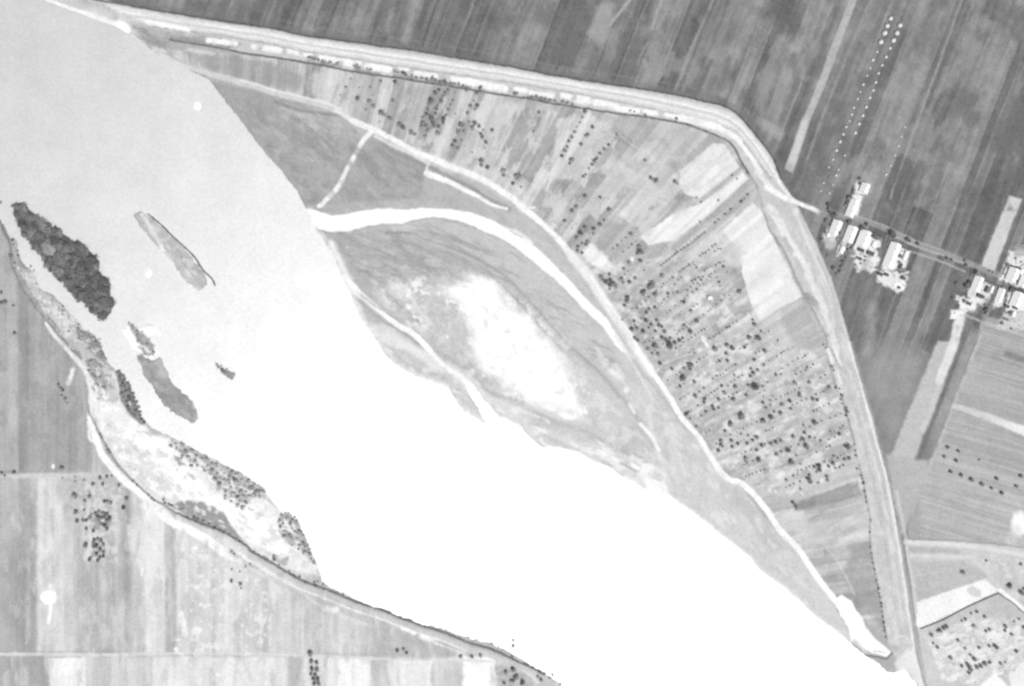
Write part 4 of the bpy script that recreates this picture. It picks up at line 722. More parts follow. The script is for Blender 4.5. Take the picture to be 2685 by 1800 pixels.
cluster(HD, 'hedge_bush', KB, 'bush', 'hedge line between the white strips', 'bush', 'bushes of the slanting hedge line', 'foliage', 'stems', 1.15, 10)
A7 = L(C3, R3, "1355,100,14 1370,180,14 1475,228,12 1300,90,10 1630,195,22 1635,230,14 1580,225,12 1570,305,22 1560,325,12 1670,340,14 1545,380,12 1550,493,10 1675,460,14 1690,480,10 1715,430,10 1755,395,10 1760,490,14 1755,520,12 1705,550,10 1890,160,12 1960,155,12 1950,95,14 1675,90,10 1850,60,18 1955,20,14 2005,50,14 2285,70,14 2195,148,14 2275,195,10 2165,225,12 2225,240,12 2185,265,14 2160,290,14 2145,375,14 2200,385,26 2270,385,10 2020,280,10 1870,290,10 1835,315,10 1910,375,12 1965,375,8 2028,385,16 1930,435,14 1945,445,10 1885,495,16 2012,493,16 2128,460,14 2270,525,12 2275,470,8 2300,570,10 1830,555,12 1840,580,12 1885,570,12 1770,600,12 1730,640,10 1600,620,14 1620,605,10 1590,630,10 1635,660,8 1690,730,10 2080,635,24 2075,660,14 1985,700,16 1980,720,14 1940,770,12 2275,680,16 2080,800,10 2140,810,10 2180,850,12 2215,825,16 1995,855,14 1905,860,14 1905,895,16 1920,905,10 1880,940,12 2050,880,12 2130,880,12 2000,910,12 2260,895,12 2215,935,12 2120,1010,16 2120,1030,12 2230,1020,18 1865,880,8")
A8 = L(C4, R3, "67,72,14 60,190,10 165,280,12 210,275,8 50,380,10 95,345,8 325,345,12 345,360,10 455,348,14 628,388,14 440,212,10 490,188,8 370,440,12 375,465,14 487,490,14 525,500,12 285,508,14 218,540,14 117,505,10 115,545,10 50,525,10 140,468,8 80,570,12 295,578,12 270,445,10 120,650,18 50,683,18 205,615,16 150,600,10 500,695,18 405,720,10 415,785,14 315,820,14 400,840,16 380,855,10 460,825,12 555,855,10 630,845,8 680,825,8 718,795,12 125,885,16 165,870,16 210,857,14 40,898,14 270,938,18 210,950,10 170,975,14 430,908,22 520,955,8 300,1042,22 18,1030,16 345,985,10 380,1060,10 500,1085,14 540,1075,16 545,1110,16 520,1130,10 460,1160,14 450,1190,18 465,1215,16 430,1180,10 258,1200,12 320,1165,10 355,1150,8 290,1250,10 380,1278,10 325,1235,8 375,1210,8 610,1170,14 615,1200,12 537,1225,10 670,990,10 665,1055,16 625,1080,12 685,1095,10 590,1040,8 725,1090,10 765,1020,12 805,1008,14 790,910,24 755,1070,8 310,1395,14 340,1430,14 345,1455,10 330,1410,10")
cluster(A7 + A8, 'orchard_tree', KF, 'orchard tree', 'lower half of the big orchard', 'tree', 'trees of the big orchard', per=15)
LB = L(C4, R3, "580,15,12 600,40,10 655,205,14 670,240,12 690,390,16 720,400,10 740,460,18 735,495,14 745,530,10 775,575,18 785,600,18 780,635,14 850,885,10 860,945,12 865,985,16 875,1100,12 910,1160,12 920,1190,12 928,1225,16 943,1300,16 950,1350,10 957,1390,10 990,1548,12") + L(C4, R4, "985,220,10 990,350,10 1000,405,10 1005,450,8 1015,490,12 1028,545,10 1035,590,8 1045,640,10 1055,680,8 1065,715,16 1072,755,8 1080,790,12 1085,840,14 1090,870,12 1095,915,8 1100,960,10 1110,1010,14 1112,1050,10 1115,1080,12 1125,1135,10")
cluster(LB, 'ditch_bush', KB, 'bush', 'ditch along the eastern levee', 'bush', 'bushes along the eastern levee ditch', 'foliage', 'stems', 1.15, 4)
A9 = L(C4, R3, "1665,912,14 1757,945,12 1637,997,14 1737,1030,14 1690,1125,14 1783,1158,16 1872,1197,16 1965,1237,16 2048,1270,12 2137,1310,14 2090,1185,14 1943,1022,10 2305,1165,16 2265,1253,14")
cluster(A9, 'fruit_tree', KF, 'round tree', 'striped field by the east edge', 'tree', 'trees standing in the striped field', per=7, tint='grey')
A10 = L(C4, R4, "1798,570,16 2205,690,20 2215,680,12 2310,750,20 2335,720,14 1600,1080,16 1630,1060,14 1655,1045,16 1580,1085,12 1525,1120,14 1540,1190,10 1575,1225,12 1690,1318,14 1755,1165,12 1895,1040,12 1820,980,12 1790,995,10 1870,930,10 1920,915,12 1990,960,12 2000,1085,12 2030,1070,12 2170,1045,16 2165,1080,12 2225,1115,12 2265,1260,14 2083,1220,18 2030,1215,12 1940,1230,12 1820,1235,10 1865,1295,10 1900,1330,16 1850,1390,18 1865,1420,16 1835,1370,14 1920,1400,16 1955,1390,16 1990,1370,18 2035,1360,12 1790,1390,12 1850,1450,12 2130,1370,14 2170,1360,10 2305,500,12 2005,470,10 2330,1050,14 2290,980,10 2250,1000,10")
cluster(A10, 'garden_tree', KF, 'tree', 'fenced garden at the lower right', 'tree', 'trees of the south-eastern gardens')
B1 = L(0, R3, "795,155,14 780,240,12 820,265,12 835,290,12 870,300,10 910,385,12 860,370,10 775,195,10 840,210,10 880,190,10 550,1180,9") + L(0, R2, "110,600,16 120,640,14 95,735,20 150,700,14 155,735,12 130,800,10 140,850,12 265,830,12 295,865,10 550,1180,12 545,1220,12 545,1250,10 2,270,14 430,1290,10 600,1400,10")
cluster(B1, 'bank_bush', KB, 'bush', 'upper bank beside the narrow channel', 'bush', 'bushes on the upper south bank', 'foliage', 'stems', 1.15, 9)
B2 = L(0, R3, "515,365,12 535,395,12 555,415,12 545,460,10 575,490,14 595,530,10 545,1095,18 20,1140,14 45,1160,10 130,1130,14 110,1130,10") + L(0, R2, "15,1060,12 20,1150,14 50,1145,16 120,1180,12 130,1415,14")
cluster(B2, 'field_tree', KF, 'tree', 'left-hand field', 'tree', 'lone trees in the south-western fields')
B3 = L(0, R3, "660,1170,8 660,1210,8 655,1330,20 665,1350,14 820,1235,14 790,1340,16 785,1310,10 880,1180,14 940,1170,14 980,1165,10 905,1235,14 1045,1245,12 1110,1360,14 1085,1440,16 920,1385,14 945,1390,14 975,1400,14 745,1380,12 740,1200,10 670,1480,18 740,1460,10 680,1555,14 840,1490,14 870,1475,14 905,1490,16 940,1500,16 965,1530,16 920,1520,14 880,1530,16 850,1510,12 790,1530,16 760,1550,14 730,1550,12 800,1500,10") + L(0, R4, "860,90,16 900,90,14 940,120,16 920,160,16 890,150,14 940,190,14 870,120,12 760,190,12 820,210,12 755,335,22 830,290,14 860,280,14 890,295,16 910,330,16 850,340,18 825,345,14 880,370,16 910,400,14 850,410,12 880,440,12 910,430,12 790,460,14 800,440,10 860,465,12 820,310,12")
cluster(B3, 'grove_tree', KF, 'tree', 'ringed groves in the south-western field', 'tree', 'trees of the ringed groves')
B4 = L(0, R3, "1165,1210,16 1200,1240,10 880,800,12 890,825,12 930,900,12 945,935,14 960,960,12 1300,1330,12 1330,1360,12 1350,1375,12 1430,1370,14 1445,1400,16 1480,1410,16 1500,1420,14 1600,1450,14 1575,1455,10 1700,1520,14 1730,1540,14") + L(0, R4, "1640,90,12 1700,90,16 1720,130,14 1780,120,14 1830,150,14 1880,180,14 1930,210,16 1960,220,14 2010,240,12 2070,280,16 2100,300,12 2150,330,10 2030,390,14 2050,410,12 2190,500,12 2150,520,12") + L(C2, R4, "195,430,16 200,460,18 20,390,12 60,420,12 110,440,14 140,460,12 240,510,12 330,560,12 370,600,16 340,585,12 420,610,12 550,660,14 560,690,12 625,680,12 630,720,10 580,650,10 470,660,10 750,745,8 800,765,10 2100,1195,10 2160,1220,10 1700,1075,8 1900,1140,8 2287,1170,16 2285,1215,20 2280,1305,12") + L(C3, R4, "190,1370,10 220,1380,10 265,1410,12 320,1440,10 365,1460,12 430,1470,16 405,1495,12 500,1550,12")
cluster(B4, 'bank_bush', KB, 'bush', 'bank above the southern road', 'bush', 'bushes along the southern bank', 'foliage', 'stems', 1.15, 10)
B5 = L(0, R4, "2030,545,10 2030,645,12 2105,675,14 2110,710,8 2100,565,8") + L(C2, R4, "515,1280,20 525,1350,16 570,1360,14 530,1415,18 575,1420,16 520,1460,12 560,1470,16 540,1500,14 580,1505,18 590,1550,16 550,1545,14 1275,1255,14 1330,1245,12 1355,1275,12 1830,1308,14 1928,1308,12 2003,1298,14 2225,1445,16 2290,1420,16 2320,1480,16 2210,1540,12 2290,1520,14") + L(C3, R4, "85,1420,16 105,1490,16 70,1520,14 170,1530,16 160,1545,12 330,1510,12 300,1480,10")
cluster(B5, 'field_tree', KF, 'tree', 'fields along the bottom edge', 'tree', 'trees in the southern fields')
V1 = L(C4, R2, "620,290,16 625,330,14 635,360,12 600,430,12 640,470,12 675,390,24 700,415,12 810,450,22 915,495,20 905,510,14 1015,570,22 990,560,14 1040,590,12 1175,550,28 1190,570,16 1310,595,18 1325,610,14 1400,635,14 955,465,14 600,540,12 620,545,10 565,590,14 555,570,10 720,545,18 700,590,10 1065,690,14 795,690,16 800,645,12 770,720,12 745,790,12 735,840,12 720,875,12 670,850,18 700,905,12 620,740,12 895,65,14 845,165,14 800,240,16 785,280,12 770,300,10 870,755,11 940,780,9 905,805,9")
cluster(V1, 'village_tree', KF, 'tree', 'around the western farmhouses', 'tree', 'trees round the western farmhouses')
V2 = L(C4, R2, "1250,745,16 1245,800,12 1275,930,14 1235,1018,9 1915,895,20 1910,870,12 1820,1000,18 1840,1020,12 1850,970,16 1975,1100,12 1810,1135,14 1760,1140,8 1710,1110,12 1740,980,14 2140,1025,14 2120,1045,10 1815,780,12 1825,820,12 1660,760,14 1700,775,12 2190,820,16 2260,765,10 2310,795,10 2000,1210,18 2000,1240,14 1990,1170,12 2215,1235,12 2190,1300,10 2140,1330,14 2160,1290,10 2220,1375,10 2030,870,8 2060,885,9 2100,900,9")
cluster(V2, 'village_tree', KF, 'tree', 'around the eastern farmhouses', 'tree', 'trees round the eastern farmhouses')
# low fruit shrubs between the orchard trees, along the strips
def inside0(pts, x, y):
    c = False
    for i in range(len(pts)):
        a, b = pts[i], pts[(i + 1) % len(pts)]
        if (a[1] > y) != (b[1] > y) and x < (b[0] - a[0]) * (y - a[1]) / (b[1] - a[1]) + a[0]: c = not c
    return c
rr = random.Random(77); SH = []
while len(SH) < 230:
    a = rr.choice([.72 + .021 * k for k in range(32)]); q = rr.uniform(1250, 1750); n = rr.randint(2, 6); g_ = rr.uniform(8, 14)
    for k in range(n):
        x, y = 634 + (q + k * g_) * math.sin(a) + rr.uniform(-2, 2), 1728 - (q + k * g_) * math.cos(a) + rr.uniform(-2, 2)
        if inside0([(1560,720),(1700,700),(1860,720),(1930,790),(2000,860),(2150,940),(2200,1050),(2235,1180),(2100,1290),(1980,1270),(1890,1200),(1840,1120),(1740,990),(1650,850)], x, y) and all((x - t[0]) ** 2 + (y - t[1]) ** 2 > 60 for t in A6 + A7 + A8 + SH): SH.append((x, y, rr.uniform(1.8, 3.3)))
cluster(SH, 'orchard_shrub', KL, 'shrub', 'between trees of the big orchard', 'shrub', 'low shrubs between the orchard trees', 'foliage', 'stems', 1.2, 12, 'pale')
# willows of the islands
def inside(pts, x, y):
    c = False
    for i in range(len(pts)):
        a, b = pts[i], pts[(i + 1) % len(pts)]
        if (a[1] > y) != (b[1] > y) and x < (b[0] - a[0]) * (y - a[1]) / (b[1] - a[1]) + a[0]: c = not c
    return c
def scatter(pg, gap, r0, r1, tries=6000, avoid=(), seed=1, cap=200):
    rr = random.Random(seed); xs = [p[0] for p in pg]; ys = [p[1] for p in pg]; out = []
    for _ in range(tries):
        x, y = rr.uniform(min(xs), max(xs)), rr.uniform(min(ys), max(ys))
        if not inside(pg, x, y) or any((x - a) ** 2 + (y - b) ** 2 < c * c for a, b, c in avoid): continue
        if all((x - a) ** 2 + (y - b) ** 2 > gap * gap for a, b, c in out): out.append((x, y, rr.uniform(r0, r1)))
        if len(out) >= cap: break
    return out
cluster(scatter([(x + (150 - x) * .05, y + (690 - y) * .05) for x, y in I1], 8.5, 5, 10, avoid=((129,657,19),(112,642,10)), seed=5), 'willow', KW, 'willow', 'thickly wooded island', 'tree', 'willows covering the wooded island', per=8)
cluster(scatter([(310,975),(325,985),(345,1020),(362,1060),(368,1090),(380,1108),(345,1085),(322,1050)], 9, 4, 6, seed=7, avoid=((341,1058,9),)), 'willow_bush', KW, 'willow bush', 'spit at the south bank channel', 'bush', 'willow bushes on the spit', 'foliage', 'stems', 1, 7)
cluster(scatter([(x - 5, y + 9) for x, y in G[1][0]], 12, 4, 9, seed=8, cap=60), 'willow_bush', KS, 'willow bush', 'sandy flat of the south bank', 'bush', 'willow bushes on the sandy flat', 'foliage', 'stems', 1, 8, 'grey')
cluster(scatter(G[5][0], 9, 4, 7.5, seed=9, cap=30), 'willow_bush', KS, 'willow bush', 'pointed end of the sandy flat', 'bush', 'willow bushes on the sandy point', 'foliage', 'stems', 1, 8, 'grey')
cluster(scatter(G[8][0] + [], 10, 3.5, 5.5, seed=10, cap=20) + scatter(G[9][0], 12, 3.5, 5, seed=12, cap=12), 'willow_bush', KS, 'willow bush', 'grassy bank beside the narrow channel', 'bush', 'willow bushes beside the channel', 'foliage', 'stems', 1, 8, 'grey')
cluster(scatter([(x + (592 - x) * .25, y + (975 - y) * .25) for x, y in I4], 9, 4, 6.5, seed=13) + scatter(I3b, 11, 3.5, 5.5, seed=14), 'willow_bush', KS, 'willow bush', 'two smallest islets', 'bush', 'willow bushes on the islets', 'foliage', 'stems', 1, 6, 'grey')

# stone training dyke along the long pale islet
ROCK = noisemat('wet_rubble', .07, .14, 1.5)
q = catmull([(387,561),(420,588),(450,618),(480,645),(510,675),(528,703),(541,718),(555,731),(564,750)], 5); rr = random.Random(3); vs, fs = [], []
x0, y0 = P(*q[0][:2])
prev = None
for i in range(len(q)):
    a = Vector(P(*q[max(0, i-1)])); b = Vector(P(*q[min(len(q)-1, i+1)])); d = (b - a).normalized(); nn = Vector((-d.y, d.x)); p = Vector(P(*q[i])) - Vector((x0, y0)); wd_ = 1.1 * rr.uniform(.7, 1.3)
    k = len(vs)
    for off, z in ((-1.25, -1.6), (-.55, -.1), (.55, -.05), (1.25, -1.6)): vs.append((p.x + nn.x * off * wd_, p.y + nn.y * off * wd_, z + rr.uniform(-.12, .12)))
    if prev is not None:
        for j in range(3): fs.append((prev + j, k + j, k + j + 1, prev + j + 1))
    prev = k
dyke = link('stone_dyke', mesh('stone_dyke', vs, fs, ROCK), None, (x0, y0, 0)); tag(dyke, 'thin dark curved stone dyke beside the long pale islet', 'dyke')

# ---------------------------------------------------------------- haystacks
HAY = noisemat('dry_hay', .36, .5, 3); POLE = BARK
def stack_mesh(seed):
    r = random.Random(seed); vs, fs = [], []; n = 14; prof = [(1.0, 0), (1.12, .35), (1.05, .8), (.8, 1.3), (.45, 1.7), (.12, 1.95)]
    for q, z in prof:
        for j in range(n): a = 2 * math.pi * j / n; k = q * r.uniform(.9, 1.08); vs.append((k * math.cos(a), k * math.sin(a), z + r.uniform(-.04, .04)))
    for i in range(len(prof) - 1):
        for j in range(n): fs.append((i * n + j, i * n + (j + 1) % n, (i + 1) * n + (j + 1) % n, (i + 1) * n + j))
    fs.append(tuple((len(prof) - 1) * n + j for j in range(n))); return mesh('hay', vs, fs, HAY, True)
HS = [stack_mesh(k) for k in range(3)]
pv, pf = [], []; limb(pv, pf, (0, 0, 1.7), (.03, 0, 2.4), .05, .03); PM = mesh('pole', pv, pf, POLE)
def hay(lst, row):
    for i, (x, y, r) in enumerate(lst):
        e = bpy.data.objects.new('haystack', None); COL.objects.link(e); px, py = P(x, y); e.location = (px, py, ground_z(x, y)); s = r * S * (1.08 if r > 4.5 else .95)
        e.scale = (s, s, s * .9); e.rotation_euler = (0, 0, R.uniform(0, 6)); link('hay', HS[i % 3], e); link('pole', PM, e)
        tag(e, '%s pale haystack, %s from the top in %s' % ('large' if r > 4.5 else 'small', oword(i), row), 'haystack', 'haystacks in lines on the dark field')
hay(L(C4, 0, "1165,165,17 1135,230,18 1113,292,20 1080,370,19 1047,455,11 1011,527,13 988,598,9 960,663,9 927,742,12 902,805,9 877,867,10 845,944,11 825,1003,11 806,1060,9 778,1112,11 752,1177,12 724,1241,14 692,1318,13 663,1397,10 628,1465,9") + L(C4, R2, "580,100,9 558,170,8"), 'the western line')
hay(L(C4, 0, "1246,226,18 1220,292,19 1190,356,18 1161,424,13 1126,500,14 1092,573,12 1060,643,12 1036,722,13 1014,792,12 984,857,13 953,938,14 923,1013,14 890,1086,14 857,1163,15 765,1362,9 710,1485,9 690,1535,12") + L(C4, R2, "663,118,8 630,190,9"), 'the middle line')
hay(L(C4, 0, "1292,1113,8 1258,1195,9 1236,1278,10 1203,1360,9 1168,1450,9 1126,1528,11"), 'the eastern line')

# ---------------------------------------------------------------- farmhouses, sheds, fences
WALL = noisemat('whitewashed_wall', .55, .7, 1.5); THATCH = noisemat('pale_roof', .5, .62, 2.5, aniso=(1, 1, 4)); DARKR = noisemat('dark_tarred_roof', .05, .09, 2); GREYR = noisemat('weathered_roof', .2, .3, 2)
WOOD = noisemat('old_wood', .09, .16, 4); GLASS = noisemat('window_glass', .03, .04, 1, .2, .5); BRICK = noisemat('chimney_brick', .16, .24, 4)
def boxm(name, boxes, mat):
    vs, fs = [], []
    for x0, y0, z0, x1, y1, z1 in boxes:
        k = len(vs); vs += [(x0,y0,z0),(x1,y0,z0),(x1,y1,z0),(x0,y1,z0),(x0,y0,z1),(x1,y0,z1),(x1,y1,z1),(x0,y1,z1)]
        fs += [(k,k+3,k+2,k+1),(k+4,k+5,k+6,k+7),(k,k+1,k+5,k+4),(k+1,k+2,k+6,k+5),(k+2,k+3,k+7,k+6),(k+3,k,k+4,k+7)]
    return mesh(name, vs, fs, mat)
def house(x, y, la, lb, ang, label, h=2.8, roofm=None, rise=None, small=False, name='farmhouse', cat='house', group=None):
    """la, lb in metres; ang: heading of the long axis"""
    e = bpy.data.objects.new(name, None); COL.objects.link(e); px, py = P(x, y); e.location = (px, py, ground_z(x, y) - .05); e.rotation_euler = (0, 0, ang)
    tag(e, label, cat, group); a, b = la / 2, lb / 2; rise = rise or lb * .36; o = .45 if not small else .25; t = .16
    vs = [(-a,-b,0),(a,-b,0),(a,b,0),(-a,b,0),(-a,-b,h),(a,-b,h),(a,b,h),(-a,b,h),(-a,0,h+rise-.02),(a,0,h+rise-.02)]
    link('wall', mesh('wall', vs, [(0,1,5,4),(2,3,7,6),(1,2,6,9,5),(3,0,4,8,7)], WALL if not small else WOOD), e)
    A, B, k = a + o, b + o, rise / b; z0 = h - o * k
    rv = [(-A,-B,z0),(A,-B,z0),(A,0,h+rise),(-A,0,h+rise),(A,B,z0),(-A,B,z0)]; rv = [(p[0], p[1], p[2] + .02) for p in rv] + [(p[0], p[1], p[2] + .02 + t) for p in rv]
    rf = [(0,3,2,1),(3,5,4,2),(6,7,8,9),(9,8,10,11),(0,1,7,6),(1,2,8,7),(2,4,10,8),(4,5,11,10),(5,3,9,11),(3,0,6,9)]
    ro = link('roof', mesh('roof', rv, rf, roofm or THATCH), e)
    if small:
        link('door', boxm('door', [(-.5, -b - .05, 0, .5, -b - .003, 1.9)], WOOD), e); return e
    rid = link('ridge_cap', boxm('ridge_cap', [(-A, -.14, h + rise + t - .02, A, .14, h + rise + t + .1)], GREYR), ro)
    for cx in ((-a * .45,) if la < 13 else (-a * .5, a * .4)):
        link('chimney', boxm('chimney', [(cx - .35, .5, h + rise * .4, cx + .35, 1.15, h + rise + 1.0), (cx - .42, .43, h + rise + 1.0, cx + .42, 1.22, h + rise + 1.12)], BRICK), ro)
    d = link('door', boxm('door', [(-.5, -b - .06, .1, .5, -b - .003, 2.1)], WOOD), e); link('handle', boxm('handle', [(.34, -b - .12, 1.05, .42, -b - .061, 1.12)], GREYR), d)
    n = max(2, int(la / 4))
    for sgn in (-1, 1):
        for i in range(n):
            cx = -a + (i + .5) * la / n
            if sgn < 0 and abs(cx) < 1.1: cx += 1.6
            ya, yb = (-b - .03, -b - .002) if sgn < 0 else (b + .002, b + .03)
            wo_ = link('window', boxm('window', [(cx - .45, ya, 1.0, cx + .45, yb, 2.1)], GLASS), e)
            yc, yd = (-b - .07, -b - .031) if sgn < 0 else (b + .031, b + .07)
            link('frame', boxm('frame', [(cx - .52, yc, .92, cx + .52, yd, 1.0), (cx - .52, yc, 2.1, cx + .52, yd, 2.18), (cx - .52, yc, 1.0, cx - .45, yd, 2.1), (cx + .45, yc, 1.0, cx + .52, yd, 2.1), (cx - .03, yc, 1.0, cx + .03, yd, 2.1)], WOOD), wo_)
    return e
AX = math.atan2(-.93, -.37)        # plots run down-left on the map
GH = 'pale roofed farmhouses along the village road'
def vz(x, y): return C4 + x / 3.336, R2 + y / 3.336
hs = [(684,492,18,12.5,'white roofed house beside the levee, first at the village end'),(812,552,21,13,'white roofed house, second south of the road from the levee'),(930,592,21,15.5,'broad white roofed house, third south of the road'),
 (1172,735,33,14,'longest white roofed farmhouse beside the straight dark fence'),(826,325,23,11,'white roofed farmhouse standing alone north of the road'),(935,150,12,11,'small white roofed barn at the top of the northern yard'),
 (1918,985,19,12,'white roofed house, first of the eastern group south of the road'),(2118,1085,18,8.5,'narrow pale roofed house, second in the eastern group'),(2262,1120,19,13,'broad white roofed house below the dark shed at the east edge'),
 (2228,905,17,13.5,'white roofed house north of the eastern road'),(2320,960,16,9,'white roofed house cut by the right edge of the photo')]
for zx, zy, la, lb, lab in hs: x, y = vz(zx, zy); house(x, y, la, lb, AX, lab, group=GH)
GS = 'small dark sheds in the farmyards'
CROSS = AX + math.pi / 2
sh_ = [(2265,1048,18,6.5,CROSS,DARKR,'long dark roofed shed by the road at the east edge'),(905,690,8,4,CROSS,DARKR,'dark roofed shed behind the third house from the levee'),(988,718,9,5,CROSS,DARKR,'larger dark roofed shed, right of the twin sheds behind the third house'),
 (1075,900,6,3.5,CROSS,DARKR,'dark shed at the lower left corner of the long farmyard'),(1130,905,5,3.2,CROSS,DARKR,'little dark shed, right of the corner shed in the long farmyard'),(1250,830,7,4.2,AX,DARKR,'dark shed standing upright in the long farmyard'),
 (2005,1030,8,4,AX,DARKR,'dark narrow shed between the two western houses of the eastern group'),(1945,1090,7,4.5,CROSS,DARKR,'dark shed behind the first eastern house'),(895,765,5,3,CROSS,DARKR,'tiny dark coop below the twin sheds'),
 (805,228,6,4,CROSS,DARKR,'dark lean-to shed beside the northern farmyard'),(902,112,4,3,CROSS,DARKR,'tiny dark shed beside the northern barn'),(1850,1158,5,3,CROSS,DARKR,'tiny dark coop on the pale lower eastern yard'),
 (2180,1180,6,3.5,CROSS,DARKR,'dark shed left behind the broad eastern house'),(2255,1192,6,3.5,CROSS,DARKR,'dark shed right behind the broad eastern house'),(2250,955,7,3,CROSS,DARKR,'dark low shed in front of the northern eastern house'),(2220,835,8,4,CROSS,DARKR,'dark shed above the northern eastern house'),
 (2280,850,6,3.5,CROSS,DARKR,'dark shed near the right edge above the eastern road'),(1275,935,6,3.4,CROSS,DARKR,'dark shed at the lower right of the long farmyard'),(1240,1018,3,2.6,CROSS,DARKR,'tiny dark hut on the bright bare ground below the long farmyard'),
 (2050,1035,9,3.4,AX,THATCH,'narrow white roofed outbuilding between two eastern houses'),(1020,640,7,4.5,AX,THATCH,'white roofed outbuilding right of the third house'),(1295,740,12,4,AX,THATCH,'narrow white roofed barn east of the longest farmhouse'),(740,690,9,5,AX,THATCH,'pale roofed barn in the second plot from the levee'),(620,560,5,4,AX,THATCH,'pale roofed outbuilding nearest the levee'),(2310,880,7,4,AX,THATCH,'pale outbuilding at the right edge, north of the eastern road'),(2240,1250,7,4,AX,THATCH,'pale outbuilding behind the broad eastern house')]
for zx, zy, la, lb, an, mt, lab in sh_: x, y = vz(zx, zy); house(x, y, la, lb, an, lab, h=2.2, roofm=mt, rise=lb * .3, small=True, name='shed', cat='shed', group=GS)
house(1860.5, 781, 5, 4.4, .3, 'lone white roofed hut in the middle of the orchard', h=2.4, rise=1.6, small=True, name='hut', cat='hut')
def fence(pts, label, h=1.5, gap=None, solid=True):
    q = [P(*p) for p in pts]; x0, y0 = q[0]; e = bpy.data.objects.new('fence', None); COL.objects.link(e); e.location = (x0, y0, 0)
    tag(e, label, 'fence', 'board fences of the farmyards and gardens'); bx, ps = [], []
    vs, fs = [], []; tot = sum(math.dist(q[i], q[i+1]) for i in range(len(q)-1)); gap = max(4, tot / 24)
    for i in range(len(q) - 1):
        a, b = Vector(q[i]) - Vector((x0, y0)), Vector(q[i+1]) - Vector((x0, y0)); d = (b - a); L_ = d.length; d.normalize(); nn = Vector((-d.y, d.x)) * .06
        z = ground_z(*pts[i])
        for z0, z1 in ((.1, .55), (.6, 1.05), (1.1, h)):
            k = len(vs)
            for p in (a + nn, b + nn, b - nn, a - nn): vs.append((p.x, p.y, z + z0))
            for p in (a + nn, b + nn, b - nn, a - nn): vs.append((p.x, p.y, z + z1))
            fs += [(k+4,k+7,k+6,k+5),(k,k+4,k+5,k+1),(k+1,k+5,k+6,k+2),(k+2,k+6,k+7,k+3),(k+3,k+7,k+4,k)]
        n = int(L_ / gap) + 1
        for j in range(n):
            p = a + d * (L_ * (j + .02) / n); link('post', PST, e, (p.x, p.y, z))
    link('boards', mesh('boards', vs, fs, WOOD), e); return e
PST = boxm('post', [(-.11, -.11, -.2, .11, .11, 1.75)], WOOD)
def F(s, label): fence([vz(*map(float, t.split(','))) for t in s.split()], label)
F("650,430 680,415 730,450 790,475", 'dark fence along the road before the first house'); F("845,490 900,517 940,535", 'dark fence along the road before the third house'); F("985,560 1050,585 1090,600", 'dark fence beside the road trees right of the third house')
F("1165,575 1120,700 1070,840", 'straight dark fence left of the longest farmhouse'); F("1215,635 1270,665 1340,690", 'dark fence in front of the longest farmhouse'); F("885,525 845,640 800,720", 'dark fence between the second and third houses')
F("1925,925 2020,965 2130,1005", 'dark fence along the eastern road'); F("1195,1085 1205,1040", 'short dark fence below the long farmyard'); F("2190,820 2270,850 2360,800", 'dark fence above the northern eastern house')
F("2250,640 2360,680", 'dark fence at the right edge north of the houses'); F("850,195 920,205", 'short dark fence in the northern farmyard')
fence([(2414,1649),(2470,1627),(2540,1590),(2617,1556)], 'long thin fence below the white field at lower right'); fence([(2617,1556),(2655,1582),(2690,1613),(2740,1660)], 'thin fence along the white road at lower right')
# hedges
def hedge(zpts, wd, h, label):
    q = [P(*vz(*p)) for p in zpts]; x0, y0 = q[0]; r = random.Random(len(label) + int(x0)); vs, fs = [], []
    for i in range(len(q) - 1):
        a, b = Vector(q[i]) - Vector((x0, y0)), Vector(q[i+1]) - Vector((x0, y0)); L_ = (b - a).length; d = (b - a) / L_; nn = Vector((-d.y, d.x))
        for k in range(int(L_ * 26)):
            t = r.random(); bump = .7 + .45 * math.sin(t * L_ * 1.3 + i) * math.sin(t * L_ * .47 + 2)
            p = a + d * (t * L_) + nn * r.gauss(0, .33) * wd * bump; z = h * bump * r.uniform(.1, 1); n3 = Vector((r.uniform(-.7, .7), r.uniform(-.7, .7), 1)).normalized(); t1 = n3.cross(Vector((1, 0, 0))).normalized(); t2 = n3.cross(t1); s_ = r.uniform(.2, .42); k0 = len(vs)
            for j in range(5): an = j * 1.2566 + r.random(); vs.append(tuple(Vector((p.x, p.y, z)) + t1 * s_ * math.cos(an) + t2 * s_ * math.sin(an)))
            fs.append(tuple(range(k0, k0 + 5)))
    tag(link('hedge', mesh('hedge', vs, fs, LEAFM), None, (x0, y0, .05)), label, 'hedge', 'dark hedges of the village gardens')
hedge([(605,500),(600,430),(640,385),(690,405),(735,458),(800,472)], 3.2, 2.2, 'dark hedge bending round the road front of the first house')
hedge([(890,525),(850,625),(795,700),(760,785),(715,890)], 3.0, 2.2, 'long dark hedge between the second and third houses')
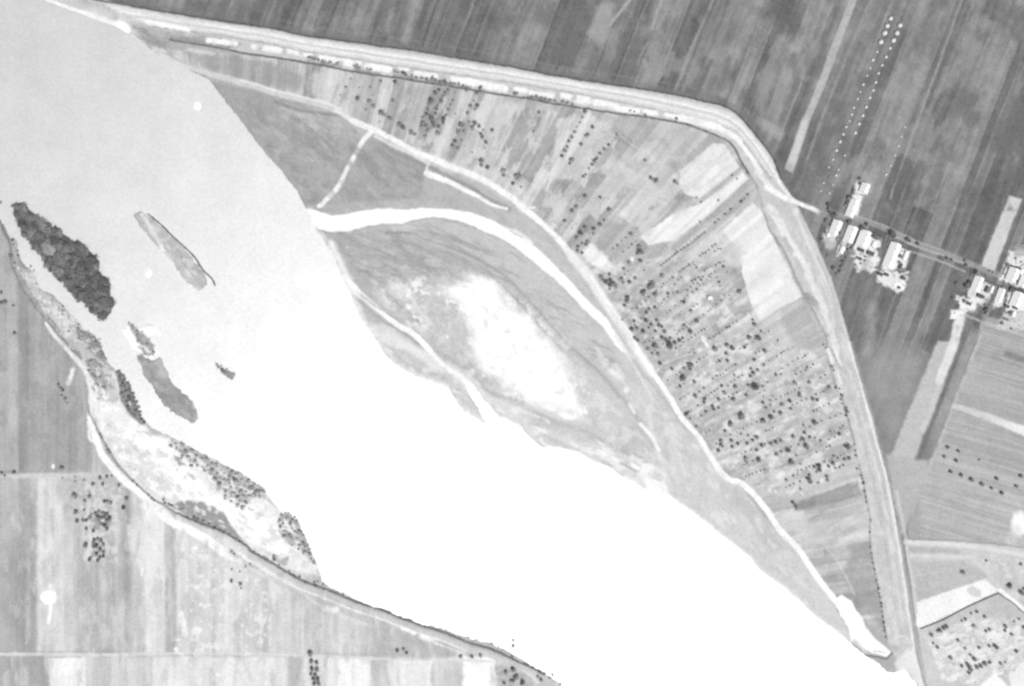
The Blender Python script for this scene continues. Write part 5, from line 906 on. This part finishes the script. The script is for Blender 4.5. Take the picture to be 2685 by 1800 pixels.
hedge([(1165,570),(1120,700),(1072,842)], 2.4, 1.9, 'straight dark hedge beside the longest farmhouse')
hedge([(975,555),(1015,575),(1085,602)], 3.2, 2.4, 'thick dark hedge along the road beside the third house')
hedge([(1905,880),(1865,950),(1800,1045)], 5.5, 2.6, 'broad dark hedge left of the first eastern house')
hedge([(1920,915),(2010,960),(2140,1012)], 2.2, 2, 'dark roadside hedge of the eastern houses')
hedge([(845,165),(800,235),(768,310)], 3.6, 2.4, 'dark hedge left of the northern farmhouse')
hedge([(745,500),(718,560),(700,600)], 3.4, 2.2, 'short dark hedge between the first and second houses')
hedge([(2245,850),(2190,822),(2165,850),(2150,905)], 2.6, 2.2, 'dark hedge cornering the northern eastern house')
hedge([(2085,1035),(2060,1110),(2000,1250)], 3.4, 2.2, 'long dark hedge down between the first two eastern plots')

# old landing stage at the tip of the sand wedge
e = bpy.data.objects.new('landing_stage', None); COL.objects.link(e); q = [P(2272,1720), P(2303,1724), P(2324,1728), P(2340,1711)]; e.location = (*q[0], 0); tag(e, 'dark thin timber landing edge at the tip of the sand wedge', 'jetty')
vs, fs = [], []
for i in range(3):
    a, b = Vector(q[i]) - Vector(q[0]), Vector(q[i+1]) - Vector(q[0]); d = (b - a).normalized(); nn = Vector((-d.y, d.x)) * .7; k = len(vs)
    for z in (.25, .45):
        for p in (a + nn, b + nn, b - nn, a - nn): vs.append((p.x, p.y, z + i * .004))
    fs += [(k,k+3,k+2,k+1),(k+4,k+5,k+6,k+7),(k,k+1,k+5,k+4),(k+1,k+2,k+6,k+5),(k+2,k+3,k+7,k+6),(k+3,k,k+4,k+7)]
link('deck', mesh('deck', vs, fs, WOOD), e)
pv, pf = [], []; limb(pv, pf, (0,0,-1.8), (0,0,.9), .14, .12, 8); PILE = mesh('pile', pv, pf, WOOD)
for i in range(3):
    for t_ in (0, .5): link('pile', PILE, e, (q[i][0] + (q[i+1][0]-q[i][0]) * t_ - q[0][0], q[i][1] + (q[i+1][1]-q[i][1]) * t_ - q[0][1], 0))
